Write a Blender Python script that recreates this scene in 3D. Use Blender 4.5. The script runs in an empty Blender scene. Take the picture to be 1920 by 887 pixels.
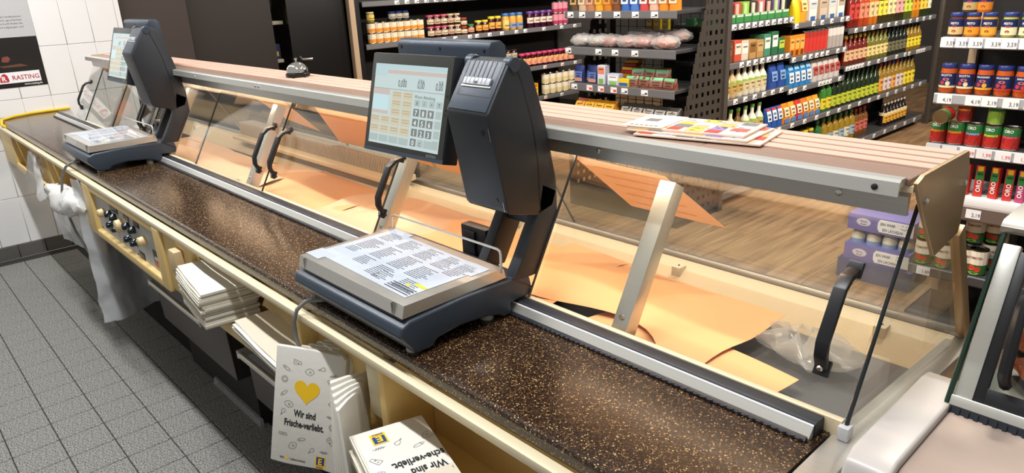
import bpy, bmesh, math, random
from mathutils import Vector, Matrix, noise
random.seed(7)
S = bpy.context.scene
COL = S.collection

# ------------------------------------------------------------------ camera
cam = bpy.data.cameras.new('camera'); cam_ob = bpy.data.objects.new('camera', cam); COL.objects.link(cam_ob)
F_PX, YAW, PITCH, ROLL = 1345.94, -0.84105, -0.33911, -0.04675
CAM = Vector((1.5666, -0.6425, 1.55))
fw = Vector((math.sin(YAW)*math.cos(PITCH), math.cos(YAW)*math.cos(PITCH), math.sin(PITCH)))
r0 = fw.cross(Vector((0, 0, 1))).normalized(); u0 = r0.cross(fw)
rr = r0*math.cos(ROLL)+u0*math.sin(ROLL); uu = u0*math.cos(ROLL)-r0*math.sin(ROLL)
m = Matrix((rr, uu, -fw)).transposed().to_4x4(); m.translation = CAM
cam_ob.matrix_world = m
cam.sensor_width = 36; cam.sensor_fit = 'HORIZONTAL'; cam.lens = F_PX/1920*36
cam.clip_start = 0.02; cam.clip_end = 60
S.camera = cam_ob

# ------------------------------------------------------------------ world, lamps, exposure
S.view_settings.view_transform = 'Standard'; S.view_settings.look = 'None'
S.view_settings.exposure = 0.0; S.view_settings.gamma = 1.0; S.view_settings.use_curve_mapping = False
W = bpy.data.worlds.new('world'); S.world = W; W.use_nodes = True
W.node_tree.nodes['Background'].inputs[0].default_value = (1.0, 0.97, 0.93, 1)
W.node_tree.nodes['Background'].inputs[1].default_value = 0.36
S.cycles.max_bounces = 8; S.cycles.transparent_max_bounces = 24
S.cycles.caustics_reflective = False; S.cycles.caustics_refractive = False
S.cycles.sample_clamp_indirect = 4.0

def lamp(name, loc, target, power, color, sx, sy):
    l = bpy.data.lights.new(name, 'AREA'); l.shape = 'RECTANGLE'; l.size = sx; l.size_y = sy
    l.energy = power; l.color = color
    o = bpy.data.objects.new(name, l); COL.objects.link(o); o.location = loc
    d = Vector(target)-Vector(loc)
    o.rotation_euler = d.to_track_quat('-Z', 'Y').to_euler()
    return o
# staff aisle: narrow strip lamps under the ceiling, running along the counter
for i, x in enumerate((-3.0, -1.2, 0.6)):
    lamp('ceiling_strip_light', (x, -0.30, 2.95), (x, -0.30, 0), 44, (0.98, 0.985, 1.0), 1.1, 0.08)
# shop aisles: warm track lamps under the ceiling
for loc, tgt, e in (((0.7, 3.4, 2.9), (-1.1, 4.2, 0.7), 60), ((0.7, 5.0, 2.9), (-1.1, 5.4, 0.6), 60), ((0.7, 6.6, 2.9), (-1.1, 6.6, 0.6), 60),
                  ((-1.5, 1.6, 2.9), (-1.5, 3.1, 1.0), 48), ((-3.0, 4.0, 2.9), (-4.7, 4.1, 0.8), 50), ((-3.0, 5.3, 2.9), (-4.7, 5.4, 0.6), 50),
                  ((1.1, 1.45, 2.9), (1.0, 2.6, 0.8), 46), ((0.2, 1.9, 2.9), (0.1, 2.4, 0.0), 30)):
    lamp('track_light', loc, tgt, e*.85, (1.0, 0.90, 0.78), 0.25, 0.25)
# lamp tubes fixed under the hood of the display case
for x in (-2.6, -1.4, -0.2, 0.75):
    o = lamp('case_lamp', (x, 0.433, 1.245), (x, 0.470, 0.84), 2.6, (1.0, 0.74, 0.52), 1.05 if x < 0.5 else 0.7, 0.014)

# ------------------------------------------------------------------ helpers
def lin(c):
    return tuple((v/12.92 if v <= 0.04045 else ((v+0.055)/1.055)**2.4) for v in c)
def hx(s):
    s = s.lstrip('#'); return lin(tuple(int(s[i:i+2], 16)/255 for i in (0, 2, 4)))
MATS = {}
def mat(name, col, rough=0.5, metal=0.0, var=0.0, vscale=20.0, bump=0.0, bscale=200.0, emit=0.0, stretch=None, spec=0.5, trans=0.0):
    if name in MATS: return MATS[name]
    if isinstance(col, str): col = hx(col)
    M = bpy.data.materials.new(name); M.use_nodes = True; nt = M.node_tree; b = nt.nodes['Principled BSDF']
    b.inputs['Roughness'].default_value = rough; b.inputs['Metallic'].default_value = metal
    b.inputs['Specular IOR Level'].default_value = spec
    b.inputs['Base Color'].default_value = (*col, 1)
    tc = nt.nodes.new('ShaderNodeTexCoord')
    src = tc.outputs['Object']
    if stretch:
        mp = nt.nodes.new('ShaderNodeMapping'); mp.inputs['Scale'].default_value = stretch
        nt.links.new(src, mp.inputs[0]); src = mp.outputs[0]
    n = nt.nodes.new('ShaderNodeTexNoise'); n.inputs['Scale'].default_value = vscale; n.inputs['Detail'].default_value = 4
    nt.links.new(src, n.inputs['Vector'])
    v = var if var > 0 else 0.04
    cr = nt.nodes.new('ShaderNodeMix'); cr.data_type = 'RGBA'
    cr.inputs[6].default_value = (*[c*(1-v) for c in col], 1); cr.inputs[7].default_value = (*[min(1, c*(1+v)) for c in col], 1)
    nt.links.new(n.outputs[0], cr.inputs[0]); nt.links.new(cr.outputs[2], b.inputs['Base Color'])
    if bump > 0:
        n2 = nt.nodes.new('ShaderNodeTexNoise'); n2.inputs['Scale'].default_value = bscale
        nt.links.new(src, n2.inputs['Vector'])
        bp = nt.nodes.new('ShaderNodeBump'); bp.inputs['Strength'].default_value = bump; bp.inputs['Distance'].default_value = 0.002
        nt.links.new(n2.outputs[0], bp.inputs['Height']); nt.links.new(bp.outputs[0], b.inputs['Normal'])
    if emit > 0:
        b.inputs['Emission Color'].default_value = (*col, 1); b.inputs['Emission Strength'].default_value = emit
        nt.links.new(cr.outputs[2], b.inputs['Emission Color'])
    if trans > 0:
        out = nt.nodes['Material Output']; t = nt.nodes.new('ShaderNodeBsdfTransparent'); mx = nt.nodes.new('ShaderNodeMixShader')
        mx.inputs[0].default_value = trans
        nt.links.new(b.outputs[0], mx.inputs[1]); nt.links.new(t.outputs[0], mx.inputs[2]); nt.links.new(mx.outputs[0], out.inputs[0])
    MATS[name] = M; return M
def glass(name, tint, ior=1.5, rough=0.0):
    if name in MATS: return MATS[name]
    M = bpy.data.materials.new(name); M.use_nodes = True; nt = M.node_tree; nt.nodes.clear()
    out = nt.nodes.new('ShaderNodeOutputMaterial'); t = nt.nodes.new('ShaderNodeBsdfTransparent'); g = nt.nodes.new('ShaderNodeBsdfGlossy')
    t.inputs[0].default_value = (*tint, 1); g.inputs['Roughness'].default_value = rough
    fr = nt.nodes.new('ShaderNodeFresnel'); ge = nt.nodes.new('ShaderNodeNewGeometry')
    mr = nt.nodes.new('ShaderNodeMapRange'); mr.inputs[3].default_value = ior; mr.inputs[4].default_value = 1/ior
    nt.links.new(ge.outputs['Backfacing'], mr.inputs[0]); nt.links.new(mr.outputs[0], fr.inputs[0])
    mx = nt.nodes.new('ShaderNodeMixShader')
    nt.links.new(fr.outputs[0], mx.inputs[0]); nt.links.new(t.outputs[0], mx.inputs[1]); nt.links.new(g.outputs[0], mx.inputs[2])
    nt.links.new(mx.outputs[0], out.inputs[0]); MATS[name] = M; return M

TEXTC = {}
def text_geo(s, bold=0.0):
    k = (s, bold)
    if k in TEXTC: return TEXTC[k]
    c = bpy.data.curves.new('t', 'FONT'); c.body = s; c.size = 1.0; c.resolution_u = 2; c.offset = bold
    o = bpy.data.objects.new('t', c); COL.objects.link(o)
    dg = bpy.context.evaluated_depsgraph_get(); me = bpy.data.meshes.new_from_object(o.evaluated_get(dg))
    vs = [tuple(v.co) for v in me.vertices]; fs = [tuple(p.vertices) for p in me.polygons]
    bpy.data.objects.remove(o); bpy.data.curves.remove(c); bpy.data.meshes.remove(me)
    if vs:
        x0 = min(v[0] for v in vs); x1 = max(v[0] for v in vs); y0 = min(v[1] for v in vs); y1 = max(v[1] for v in vs)
    else: x0 = x1 = y0 = y1 = 0
    TEXTC[k] = (vs, fs, (x0, x1, y0, y1)); return TEXTC[k]

class Pl:
    """a flat face: origin, right, up; normal = right x up"""
    def __init__(s, o, r, u):
        s.o = Vector(o); s.r = Vector(r).normalized(); s.u = Vector(u).normalized(); s.n = s.r.cross(s.u)
    def p(s, a, b, h=0.0): return s.o+s.r*a+s.u*b+s.n*h

class MB:
    def __init__(s): s.v = []; s.f = []
    def add(s, vs, fs):
        k = len(s.v); s.v += [tuple(v) for v in vs]; s.f += [tuple(i+k for i in f) for f in fs]; return s
    def box(s, x0, x1, y0, y1, z0, z1):
        return s.add([(x, y, z) for z in (z0, z1) for y in (y0, y1) for x in (x0, x1)],
                     [(0, 2, 3, 1), (4, 5, 7, 6), (0, 1, 5, 4), (2, 6, 7, 3), (0, 4, 6, 2), (1, 3, 7, 5)])
    def prism(s, pts, a, b, axis='x'):
        """polygon extruded along an axis; pts are (y,z) for x, (x,z) for y, (x,y) for z"""
        n = len(pts)
        def mk(p, t):
            return (t, p[0], p[1]) if axis == 'x' else ((p[0], t, p[1]) if axis == 'y' else (p[0], p[1], t))
        vs = [mk(p, a) for p in pts]+[mk(p, b) for p in pts]
        fs = [tuple(range(n))[::-1], tuple(range(n, 2*n))]+[(i, (i+1) % n, n+(i+1) % n, n+i) for i in range(n)]
        return s.add(vs, fs)
    def lathe(s, prof, n=16, c=(0, 0, 0), axis='z'):
        vs = []; fs = []; m_ = len(prof)
        for r, z in prof:
            for i in range(n):
                a = 2*math.pi*i/n; x, y = r*math.cos(a), r*math.sin(a)
                vs.append((c[0]+x, c[1]+y, c[2]+z) if axis == 'z' else ((c[0]+z, c[1]+x, c[2]+y) if axis == 'x' else (c[0]+x, c[1]+z, c[2]+y)))
        for j in range(m_-1):
            for i in range(n): fs.append((j*n+i, j*n+(i+1) % n, (j+1)*n+(i+1) % n, (j+1)*n+i))
        fs.append(tuple(range(n))[::-1]); fs.append(tuple((m_-1)*n+i for i in range(n)))
        return s.add(vs, fs)
    def tube(s, path, r, n=8):
        P = [Vector(p) for p in path]; vs = []; fs = []
        up = None
        for i, p in enumerate(P):
            d = (P[min(i+1, len(P)-1)]-P[max(i-1, 0)]).normalized()
            if up is None: up = Vector((0, 0, 1)) if abs(d.z) < .9 else Vector((1, 0, 0))
            a = d.cross(up).normalized(); b = a.cross(d).normalized(); up = b
            ri = r[i] if isinstance(r, (list, tuple)) else r
            for k in range(n):
                t = 2*math.pi*k/n; vs.append(p+a*ri*math.cos(t)+b*ri*math.sin(t))
        for i in range(len(P)-1):
            for k in range(n): fs.append((i*n+k, i*n+(k+1) % n, (i+1)*n+(k+1) % n, (i+1)*n+k))
        fs.append(tuple(range(n))[::-1]); fs.append(tuple((len(P)-1)*n+k for k in range(n)))
        return s.add(vs, fs)
    def grid(s, fn, nu, nv):
        vs = [fn(i/nu, j/nv) for j in range(nv+1) for i in range(nu+1)]
        fs = [(j*(nu+1)+i, j*(nu+1)+i+1, (j+1)*(nu+1)+i+1, (j+1)*(nu+1)+i) for j in range(nv) for i in range(nu)]
        return s.add(vs, fs)
    def sheet(s, fn, nu, nv, th):
        """a thin closed sheet: fn gives the upper side, th its thickness along -z"""
        up = [Vector(fn(i/nu, j/nv)) for j in range(nv+1) for i in range(nu+1)]
        n = len(up); vs = up+[p-Vector(th) for p in up]
        q = lambda i, j: j*(nu+1)+i
        fs = []
        for j in range(nv):
            for i in range(nu):
                a = (q(i, j), q(i+1, j), q(i+1, j+1), q(i, j+1)); fs.append(a); fs.append(tuple(k+n for k in a[::-1]))
        bd = [q(i, 0) for i in range(nu)]+[q(nu, j) for j in range(nv)]+[q(i, nv) for i in range(nu, 0, -1)]+[q(0, j) for j in range(nv, 0, -1)]
        for k in range(len(bd)):
            a, b = bd[k], bd[(k+1) % len(bd)]; fs.append((b, a, a+n, b+n))
        return s.add(vs, fs)
    def rect(s, P, a0, a1, b0, b1, h=0.0006):
        return s.add([P.p(a0, b0, h), P.p(a1, b0, h), P.p(a1, b1, h), P.p(a0, b1, h)], [(0, 1, 2, 3)])
    def slab(s, P, a0, a1, b0, b1, h0, h1):
        vs = [P.p(a, b, h) for h in (h0, h1) for b in (b0, b1) for a in (a0, a1)]
        return s.add(vs, [(0, 2, 3, 1), (4, 5, 7, 6), (0, 1, 5, 4), (2, 6, 7, 3), (0, 4, 6, 2), (1, 3, 7, 5)])
    def pslab(s, P, pts, h0, h1):
        n = len(pts); vs = [P.p(a, b, h0) for a, b in pts]+[P.p(a, b, h1) for a, b in pts]
        return s.add(vs, [tuple(range(n))[::-1], tuple(range(n, 2*n))]+[(i, (i+1) % n, n+(i+1) % n, n+i) for i in range(n)])
    def poly(s, P, pts, h=0.0006):
        return s.add([P.p(a, b, h) for a, b in pts], [tuple(range(len(pts)))])
    def disc(s, P, a, b, ra, rb=None, n=14, h=0.0006):
        rb = rb or ra
        return s.poly(P, [(a+ra*math.cos(2*math.pi*i/n), b+rb*math.sin(2*math.pi*i/n)) for i in range(n)], h)
    def line(s, P, pts, w, h=0.0007, closed=False):
        pts = list(pts)+([pts[0]] if closed else [])
        for (a, b), (c, d) in zip(pts, pts[1:]):
            L = math.hypot(c-a, d-b)
            if L < 1e-7: continue
            nx, ny = -(d-b)/L*w/2, (c-a)/L*w/2
            s.poly(P, [(a-nx, b-ny), (c-nx, d-ny), (c+nx, d+ny), (a+nx, b+ny)], h)
        return s
    def text(s, P, t, a, b, size, align='l', h=0.0008, bold=0.0, sx=1.0, map=None):
        vs, fs, (x0, x1, y0, y1) = text_geo(t, bold)
        w = (x1-x0)*size*sx
        off = -x0*size*sx+({'l': 0, 'c': -w/2, 'r': -w}[align])
        if map: return s.add([map(a+off+v[0]*size*sx, b+v[1]*size) for v in vs], fs)
        return s.add([P.p(a+off+v[0]*size*sx, b+v[1]*size, h) for v in vs], fs)
    def mesh(s, name, material, smooth=False, bevel=0.0, seg=2, org=(0, 0, 0), angle=30):
        me = bpy.data.meshes.new(name)
        o = Vector(org)
        me.from_pydata([tuple(Vector(v)-o) for v in s.v], [], s.f)
        bm = bmesh.new(); bm.from_mesh(me)
        if bevel > 0:
            bmesh.ops.recalc_face_normals(bm, faces=bm.faces)
            ed = [e for e in bm.edges if len(e.link_faces) == 2 and e.calc_face_angle(0) > math.radians(angle)]
            bmesh.ops.bevel(bm, geom=ed, offset=bevel, segments=seg, affect='EDGES', clamp_overlap=True, profile=0.6)
        elif smooth != 'flatprint':
            bmesh.ops.recalc_face_normals(bm, faces=bm.faces)
        if smooth is True or bevel > 0:
            for f in bm.faces: f.smooth = True
            for e in bm.edges:
                if len(e.link_faces) == 2 and e.calc_face_angle(0) > math.radians(40): e.smooth = False
        bm.to_mesh(me); bm.free(); me.materials.append(material); return me

class Proto:
    """a thing as parts; place() makes an Empty with a child per part (or one mesh if it has only one)"""
    def __init__(s, org=(0, 0, 0)): s.parts = []; s.org = org
    def add(s, name, mb, material, parent=None, smooth=False, bevel=0.0, seg=2, label=None, kind=None, angle=30):
        if parent is not None and s.parts[parent][2] is not None: parent = s.parts[parent][2]
        s.parts.append((name, mb.mesh(name, material, smooth, bevel, seg, s.org, angle), parent, label, kind, None)); return len(s.parts)-1
    def inst(s, name, me, loc=(0, 0, 0), rot=(0, 0, 0), parent=None):
        s.parts.append((name, me, parent, None, None, (loc, rot))); return len(s.parts)-1
    def place(s, name, label, cat, loc=None, rotz=0.0, group=None, structure=False, scale=None, rot=None):
        loc = s.org if loc is None else loc
        obs = []
        if len(s.parts) == 1:
            root = bpy.data.objects.new(name, s.parts[0][1]); COL.objects.link(root)
            if s.parts[0][4]: root['kind'] = s.parts[0][4]
        else:
            root = bpy.data.objects.new(name, None); COL.objects.link(root); root.empty_display_size = 0.05
            for nm, me, pa, lb, kd, tr in s.parts:
                o = bpy.data.objects.new(nm, me); COL.objects.link(o); o.parent = root if pa is None else obs[pa]
                if lb: o['label'] = lb
                if kd: o['kind'] = kd
                if tr: o.location, o.rotation_euler = tr
                obs.append(o)
        root.location = loc; root.rotation_euler = rot if rot else (0, 0, rotz)
        if scale: root.scale = (scale,)*3 if not isinstance(scale, tuple) else scale
        root['label'] = label
        if structure: root['kind'] = 'structure'
        else: root['category'] = cat
        if group: root['group'] = group
        return root

def one(name, label, cat, mb, material, org=(0, 0, 0), smooth=False, bevel=0.0, group=None, structure=False, seg=2):
    p = Proto(org); p.add(name, mb, material, smooth=smooth, bevel=bevel, seg=seg); return p.place(name, label, cat, group=group, structure=structure)
# ------------------------------------------------------------------ materials
m_white_tile = mat('white_wall_tile', '#E9E8E6', 0.25, var=0.02, vscale=8)
m_grout_w = mat('light_grout', '#B9B7B2', 0.8)
def floor_mat():
    M = mat('speckled_floor_tile', '#85857F', 0.55, bump=0.5, bscale=260); nt = M.node_tree
    n = [k for k in nt.nodes if k.type == 'TEX_NOISE'][0]; n.inputs['Scale'].default_value = 190; n.inputs['Detail'].default_value = 2
    r = nt.nodes.new('ShaderNodeValToRGB'); e = r.color_ramp.elements
    e[0].position = .40; e[0].color = (*hx('#474641'), 1); e[1].position = .56; e[1].color = (*hx('#94948E'), 1)
    nt.links.new(n.outputs[0], r.inputs[0]); nt.links.new(r.outputs[0], nt.nodes['Principled BSDF'].inputs['Base Color'])
    return M
m_floor_tile = floor_mat()
m_floor_grout = mat('dark_floor_grout', '#2C2B28', 0.9)
m_skirt = mat('dark_skirting_tile', '#5E5B56', 0.6, var=0.5, vscale=220)
m_brown = mat('brown_wall_panel', '#3A302B', 0.55, var=0.05, vscale=6)
m_brown2 = mat('dark_brown_wall_panel', '#241E1B', 0.5, var=0.05, vscale=6)
m_black = mat('black_paint', '#0B0B0C', 0.35)
m_blackm = mat('black_plastic', '#15161A', 0.38)
m_shop_wall = mat('shop_wall', '#3B3734', 0.8)
m_cream = mat('cream_plastic', '#DEBF7C', 0.42, var=0.05, vscale=5)
m_cream_lip = mat('pale_cream_lip', '#DCCFAE', 0.45)
m_steel = mat('brushed_steel', (0.74, 0.72, 0.66), 0.28, 0.75, var=0.08, vscale=6, stretch=(1, 40, 40))
m_alu = mat('aluminium', (0.66, 0.655, 0.60), 0.28, 0.65, var=0.05, vscale=5, stretch=(1, 60, 60))
m_alu_dark = mat('dull_aluminium', (0.42, 0.41, 0.39), 0.4, 1.0)
m_rubber = mat('black_ribbed_rubber', '#1B2029', 0.45)
m_anth = mat('anthracite_plastic', '#303A46', 0.36, var=0.03, vscale=4, bump=0.12, bscale=1400)
m_anth_d = mat('dark_anthracite_plastic', '#23272C', 0.42, var=0.03, vscale=4, bump=0.12, bscale=1400)
m_bezel = mat('dark_bezel', '#2E2E29', 0.35)
m_paper = mat('peach_butcher_paper', '#EDB27C', 0.65, var=0.05, vscale=9)
m_paper2 = mat('pale_peach_paper', '#E6BC98', 0.65, var=0.05, vscale=9)
m_bagpaper = mat('white_bag_paper', '#D9D6CD', 0.55, var=0.03, vscale=14, bump=0.25, bscale=60)
m_bagpaper2 = mat('cream_bag_paper', '#CFC7B3', 0.6, var=0.04, vscale=14)
m_film = mat('clear_plastic_film', '#E8EBEE', 0.18, trans=0.30, bump=0.5, bscale=40)
m_film2 = mat('thin_clear_film', '#E8E8E8', 0.12, trans=0.68, bump=0.6, bscale=50)
m_ink = mat('black_ink', '#161616', 0.6)
m_yellow = mat('bright_yellow_print', '#F4C51A', 0.5)
m_blue = mat('navy_print', '#1B3A78', 0.5)
m_white = mat('white_card', '#EDEDED', 0.5)
m_screwm = mat('screw_metal', (0.7, 0.68, 0.64), 0.25, 1.0)
m_shelf = mat('grey_shelf_metal', '#4A4A4D', 0.4, 0.3)
m_shelf_d = mat('dark_shelf_metal', '#1C1B1C', 0.5, 0.2)
m_perf = mat('perforated_dark_metal', '#4A443E', 0.45, 0.3)
m_rail_g = mat('grey_price_rail', '#6A6A6C', 0.4)
m_rail_w = mat('pale_price_rail', '#A8AAAE', 0.35)
m_tag = mat('white_price_tag', '#F2F2F2', 0.4)
m_tagink = mat('price_print', '#3A3A3E', 0.6)
m_tagred = mat('red_price_print', '#E0584E', 0.6)
m_glass = glass('case_glass', (0.965, 0.975, 0.965))
m_glass_t = glass('tinted_glass', (0.90, 0.87, 0.82))
m_glass_e = mat('glass_edge', '#20262A', 0.2)

def stone():
    M = bpy.data.materials.new('speckled_brown_stone'); M.use_nodes = True; nt = M.node_tree; b = nt.nodes['Principled BSDF']
    tc = nt.nodes.new('ShaderNodeTexCoord')
    v = nt.nodes.new('ShaderNodeTexVoronoi'); v.inputs['Scale'].default_value = 520
    nt.links.new(tc.outputs['Object'], v.inputs['Vector'])
    sp = nt.nodes.new('ShaderNodeSeparateColor'); nt.links.new(v.outputs['Color'], sp.inputs[0])
    r = nt.nodes.new('ShaderNodeValToRGB'); e = r.color_ramp.elements
    e[0].position = 0.0; e[0].color = (*hx('#21160F'), 1); e[1].position = 1.0; e[1].color = (*hx('#E8D3A8'), 1)
    for p, c in ((0.40, '#2C1E16'), (0.66, '#402D20'), (0.84, '#5E462F'), (0.93, '#8E7048'), (0.97, '#BBA070')):
        k = e.new(p); k.color = (*hx(c), 1)
    r.color_ramp.interpolation = 'CONSTANT'
    nt.links.new(sp.outputs[0], r.inputs[0]); nt.links.new(r.outputs[0], b.inputs['Base Color'])
    b.inputs['Roughness'].default_value = 0.2
    return M
m_stone = stone()
def wood():
    M = bpy.data.materials.new('oak_plank'); M.use_nodes = True; nt = M.node_tree; b = nt.nodes['Principled BSDF']
    tc = nt.nodes.new('ShaderNodeTexCoord'); oi = nt.nodes.new('ShaderNodeObjectInfo')
    ad = nt.nodes.new('ShaderNodeVectorMath'); ad.operation = 'ADD'
    sc = nt.nodes.new('ShaderNodeVectorMath'); sc.operation = 'SCALE'; sc.inputs[0].default_value = (9, 17, 5)
    nt.links.new(oi.outputs['Random'], sc.inputs['Scale']); nt.links.new(tc.outputs['Object'], ad.inputs[0]); nt.links.new(sc.outputs[0], ad.inputs[1])
    mp = nt.nodes.new('ShaderNodeMapping'); mp.inputs['Scale'].default_value = (14, 1.1, 1); nt.links.new(ad.outputs[0], mp.inputs[0])
    n = nt.nodes.new('ShaderNodeTexNoise'); n.inputs['Scale'].default_value = 2.2; n.inputs['Detail'].default_value = 8; nt.links.new(mp.outputs[0], n.inputs['Vector'])
    r = nt.nodes.new('ShaderNodeValToRGB'); e = r.color_ramp.elements
    e[0].position = .3; e[0].color = (*hx('#7A5B3F'), 1); e[1].position = .72; e[1].color = (*hx('#B08C66'), 1)
    nt.links.new(n.outputs[0], r.inputs[0])
    mx = nt.nodes.new('ShaderNodeMix'); mx.data_type = 'RGBA'; mx.blend_type = 'MULTIPLY'; mx.inputs[0].default_value = 1
    mr = nt.nodes.new('ShaderNodeMapRange'); mr.inputs[3].default_value = .78; mr.inputs[4].default_value = 1.0; nt.links.new(oi.outputs['Random'], mr.inputs[0])
    nt.links.new(r.outputs[0], mx.inputs[6]); nt.links.new(mr.outputs[0], mx.inputs[7]); nt.links.new(mx.outputs[2], b.inputs['Base Color'])
    b.inputs['Roughness'].default_value = .42; return M
m_wood = wood()
m_plank_dark = mat('hood_plank_brown', '#8E7364', 0.35, var=0.2, vscale=10, stretch=(4, 40, 1))
m_slat = mat('pale_pink_slat', '#D2AC98', 0.4, var=0.05, vscale=10)
m_gap = mat('slat_gap', '#2A211D', 0.8)
m_capbeige = mat('beige_metal', '#B79D78', 0.35, 0.4)
m_deck = mat('dark_grey_deck', '#4E4E50', 0.5)
m_casecream = mat('cream_case_liner', '#E8D5B2', 0.5)
m_drawer = mat('brown_drawer_front', '#3A2E28', 0.4)
m_void = mat('dark_undercounter', '#221C18', 0.8)

# ------------------------------------------------------------------ the room
XW = -3.88; T = 0.153
p = Proto()
p.add('slab', MB().box(XW, 3.2, -2.4, 0.33, -0.1, -0.003), m_floor_grout)
tile = MB().box(.0016, T-.0016, .0016, T-.0016, -0.012, 0.0).mesh('floor_tile', m_floor_tile, bevel=0.0012, seg=1)
k0 = math.floor((XW+1.329)/T)
for i in range(0, 30):
    for j in range(-3, 6):
        x = -1.329+(k0+1+i)*T; y = -0.542+j*T
        if y > 0.2 or (y < -0.7 and x > -1.0): continue
        p.inst('floor_tile', tile, (x, y, 0))
p.place('floor', 'speckled grey tiled floor of the staff aisle', '', structure=True)
p = Proto()
p.add('slab', MB().box(-6.5, 6, 0.33, 12, -0.1, -0.004), m_wood)
plank = MB().box(0, .198, 0, 1.397, -0.02, 0.0).mesh('floor_plank', m_wood, bevel=0.0015, seg=1)
for i in range(19):
    for j in range(6):
        y = 0.34+j*1.4+((i*37) % 10)/10*1.4-1.4
        if y < 0.33: continue
        p.inst('floor_plank', plank, (-1.4+i*.2, y, 0))
p.place('floor_shop', 'oak plank floor of the shop beyond the case', '', structure=True)

# tiled wall at the end of the counter
p = Proto()
p.add('wall_core', MB().box(XW-.12, XW-.006, -2.4, 0.83, 0, 3.2), m_grout_w)
TW, TH = .161, .304
wt = MB().box(XW-.012, XW, .0012, TW-.0012, .0012, TH-.0012).mesh('wall_tile', m_white_tile, bevel=0.0015, seg=1)
wt2 = MB().box(XW-.012, XW, .0012, .03, .0012, TH-.0012).mesh('wall_tile', m_white_tile, bevel=0.0015, seg=1)
for k in range(7):
    for j in range(-5, 3):
        p.inst('wall_tile', wt, (0, .477+(j-1)*TW, .089+k*TH))
    p.inst('wall_tile', wt2, (0, .477+2*TW, .089+k*TH))
p.place('wall_left', 'white tiled wall at the end of the counter', '', structure=True)
p = Proto()
p.add('core', MB().box(XW-.004, XW+.004, -2.4, .36, 0, .087), m_floor_grout)
sk = MB().box(XW, XW+.010, .002, T-.002, .001, .089).mesh('skirting_tile', m_skirt, bevel=.0015, seg=1)
for j in range(-6, 6): p.inst('skirting_tile', sk, (0, -0.542+(j+.0)*T, 0))
p.place('baseboard_left', 'dark speckled skirting tiles under the white wall', '', structure=True)

one('wall_back', 'brown wall panel right of the white tiles', '', MB().box(-4.1, -3.93, .832, 1.28, 0, 3.2), m_brown, structure=True, bevel=.002)
one('wall_back_dark', 'darker brown wall panel beside the black cooler', '', MB().box(-4.6, -3.99, 1.282, 1.93, 0, 3.2), m_brown2, structure=True, bevel=.002)
one('wall_far_left', 'dark wall behind the jam shelves', '', MB().box(-5.3, -5.2, 1.9, 9, 0, 3.2), m_shop_wall, structure=True)
one('wall_far', 'dim far wall of the shop', '', MB().box(-5.3, 6, 10.4, 10.5, 0, 3.2), m_shop_wall, structure=True)

# black cooler with a glass door and a beige post
p = Proto((-4.8, 2.4, 0))
p.add('body', MB().box(-5.15, -4.95, 1.95, 2.88, 0, 2.6).box(-5.15, -4.52, 2.32, 2.88, 0, 2.6).box(-5.15, -4.52, 1.95, 1.97, 0, 2.6), m_black, bevel=.003)
m_fridge_shelf = mat('white_fridge_shelf', '#B9C2BC', .4)
for z, y1 in ((1.30, 2.30), (0.98, 2.26)):
    p.add('shelf', MB().box(-4.92, -4.58, 1.98, y1, z, z+.03), m_fridge_shelf, bevel=.003)
d = p.add('door', MB().box(-4.50, -4.49, 1.96, 2.30, .2, 2.5), m_glass_t)
p.add('door_frame', MB().box(-4.515, -4.475, 2.12, 2.15, .2, 2.5), mat('dark_blue_frame', '#141B2A', .3), d, bevel=.003)
p.add('handle', MB().tube([(-4.47, 2.36, 1.02), (-4.44, 2.36, 1.0), (-4.44, 2.46, .995)], .012), m_alu_dark, d, smooth=True)
p.place('cooler_cabinet', 'black cooler cabinet with dark glass door behind the bell', 'cooler')
one('door_post', 'narrow beige post between black panels beside the jam shelves', 'post', MB().box(-4.52, -4.46, 2.90, 2.955, 0, 2.6), mat('beige_post', '#B39B80', .5), (-4.49, 2.92, 0), bevel=.003)
one('side_panel', 'black side panel at the left end of the jam shelves', 'panel', MB().box(-5.1, -4.55, 2.97, 3.06, 0, 2.6), m_blackm, (-4.8, 3.0, 0), bevel=.004)
# ------------------------------------------------------------------ worktop
p = Proto((-1.3, 0.15, 0.9))
def worktop_prof(): return [(0.006, .868), (.0, .874), (.0, .892), (.003, .898), (.009, .9), (.33, .9), (.33, .868)]
p.add('slab', MB().prism(worktop_prof(), XW+.002, -0.742), m_stone, smooth=False)
p.add('slab', MB().prism(worktop_prof(), -0.740, 1.200), m_stone, smooth=False)
p.place('worktop', 'long dark brown speckled stone worktop of the service counter', 'worktop')

# ------------------------------------------------------------------ cream apron with storage bins
p = Proto((-1.3, 0.0, 0.64))
p.add('top_lip', MB().box(XW+.03, 1.195, -.024, -.001, .851, .8685), m_cream_lip, bevel=.003)
p.add('back_panel', MB().box(XW+.03, 1.195, .10, .108, .64, .866), m_cream)
p.add('trough', MB().box(XW+.03, 1.195, -.008, .10, .640, .648), m_cream)
for x0, x1 in ((-3.84, -3.45), (-2.68, -2.50), (-0.83, -0.585), (1.165, 1.195)):
    p.add('front_panel', MB().box(x0, x1, -.014, .10, .648, .851), m_cream, bevel=.006)
p.add('front_panel', MB().box(.105, .445, .03, .10, .648, .851), m_cream, bevel=.004)
for x0, x1 in ((.095, .112), (.440, .462)):
    p.add('bin_side', MB().box(x0, x1, -.014, .10, .648, .851), m_cream, bevel=.005)
for x0, x1 in ((-3.45, -2.68), (-2.50, -1.82), (-0.585, .095), (.462, 1.165)):
    p.add('bin_lip', MB().box(x0-.004, x1+.004, -.018, -.002, .640, .684), m_cream, bevel=.005)
    p.add('bin_back', MB().prism([(.098, .80), (.098, .835), (.03, .851), (.02, .851), (.07, .828)], x0, x1), m_cream, bevel=.003)
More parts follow.
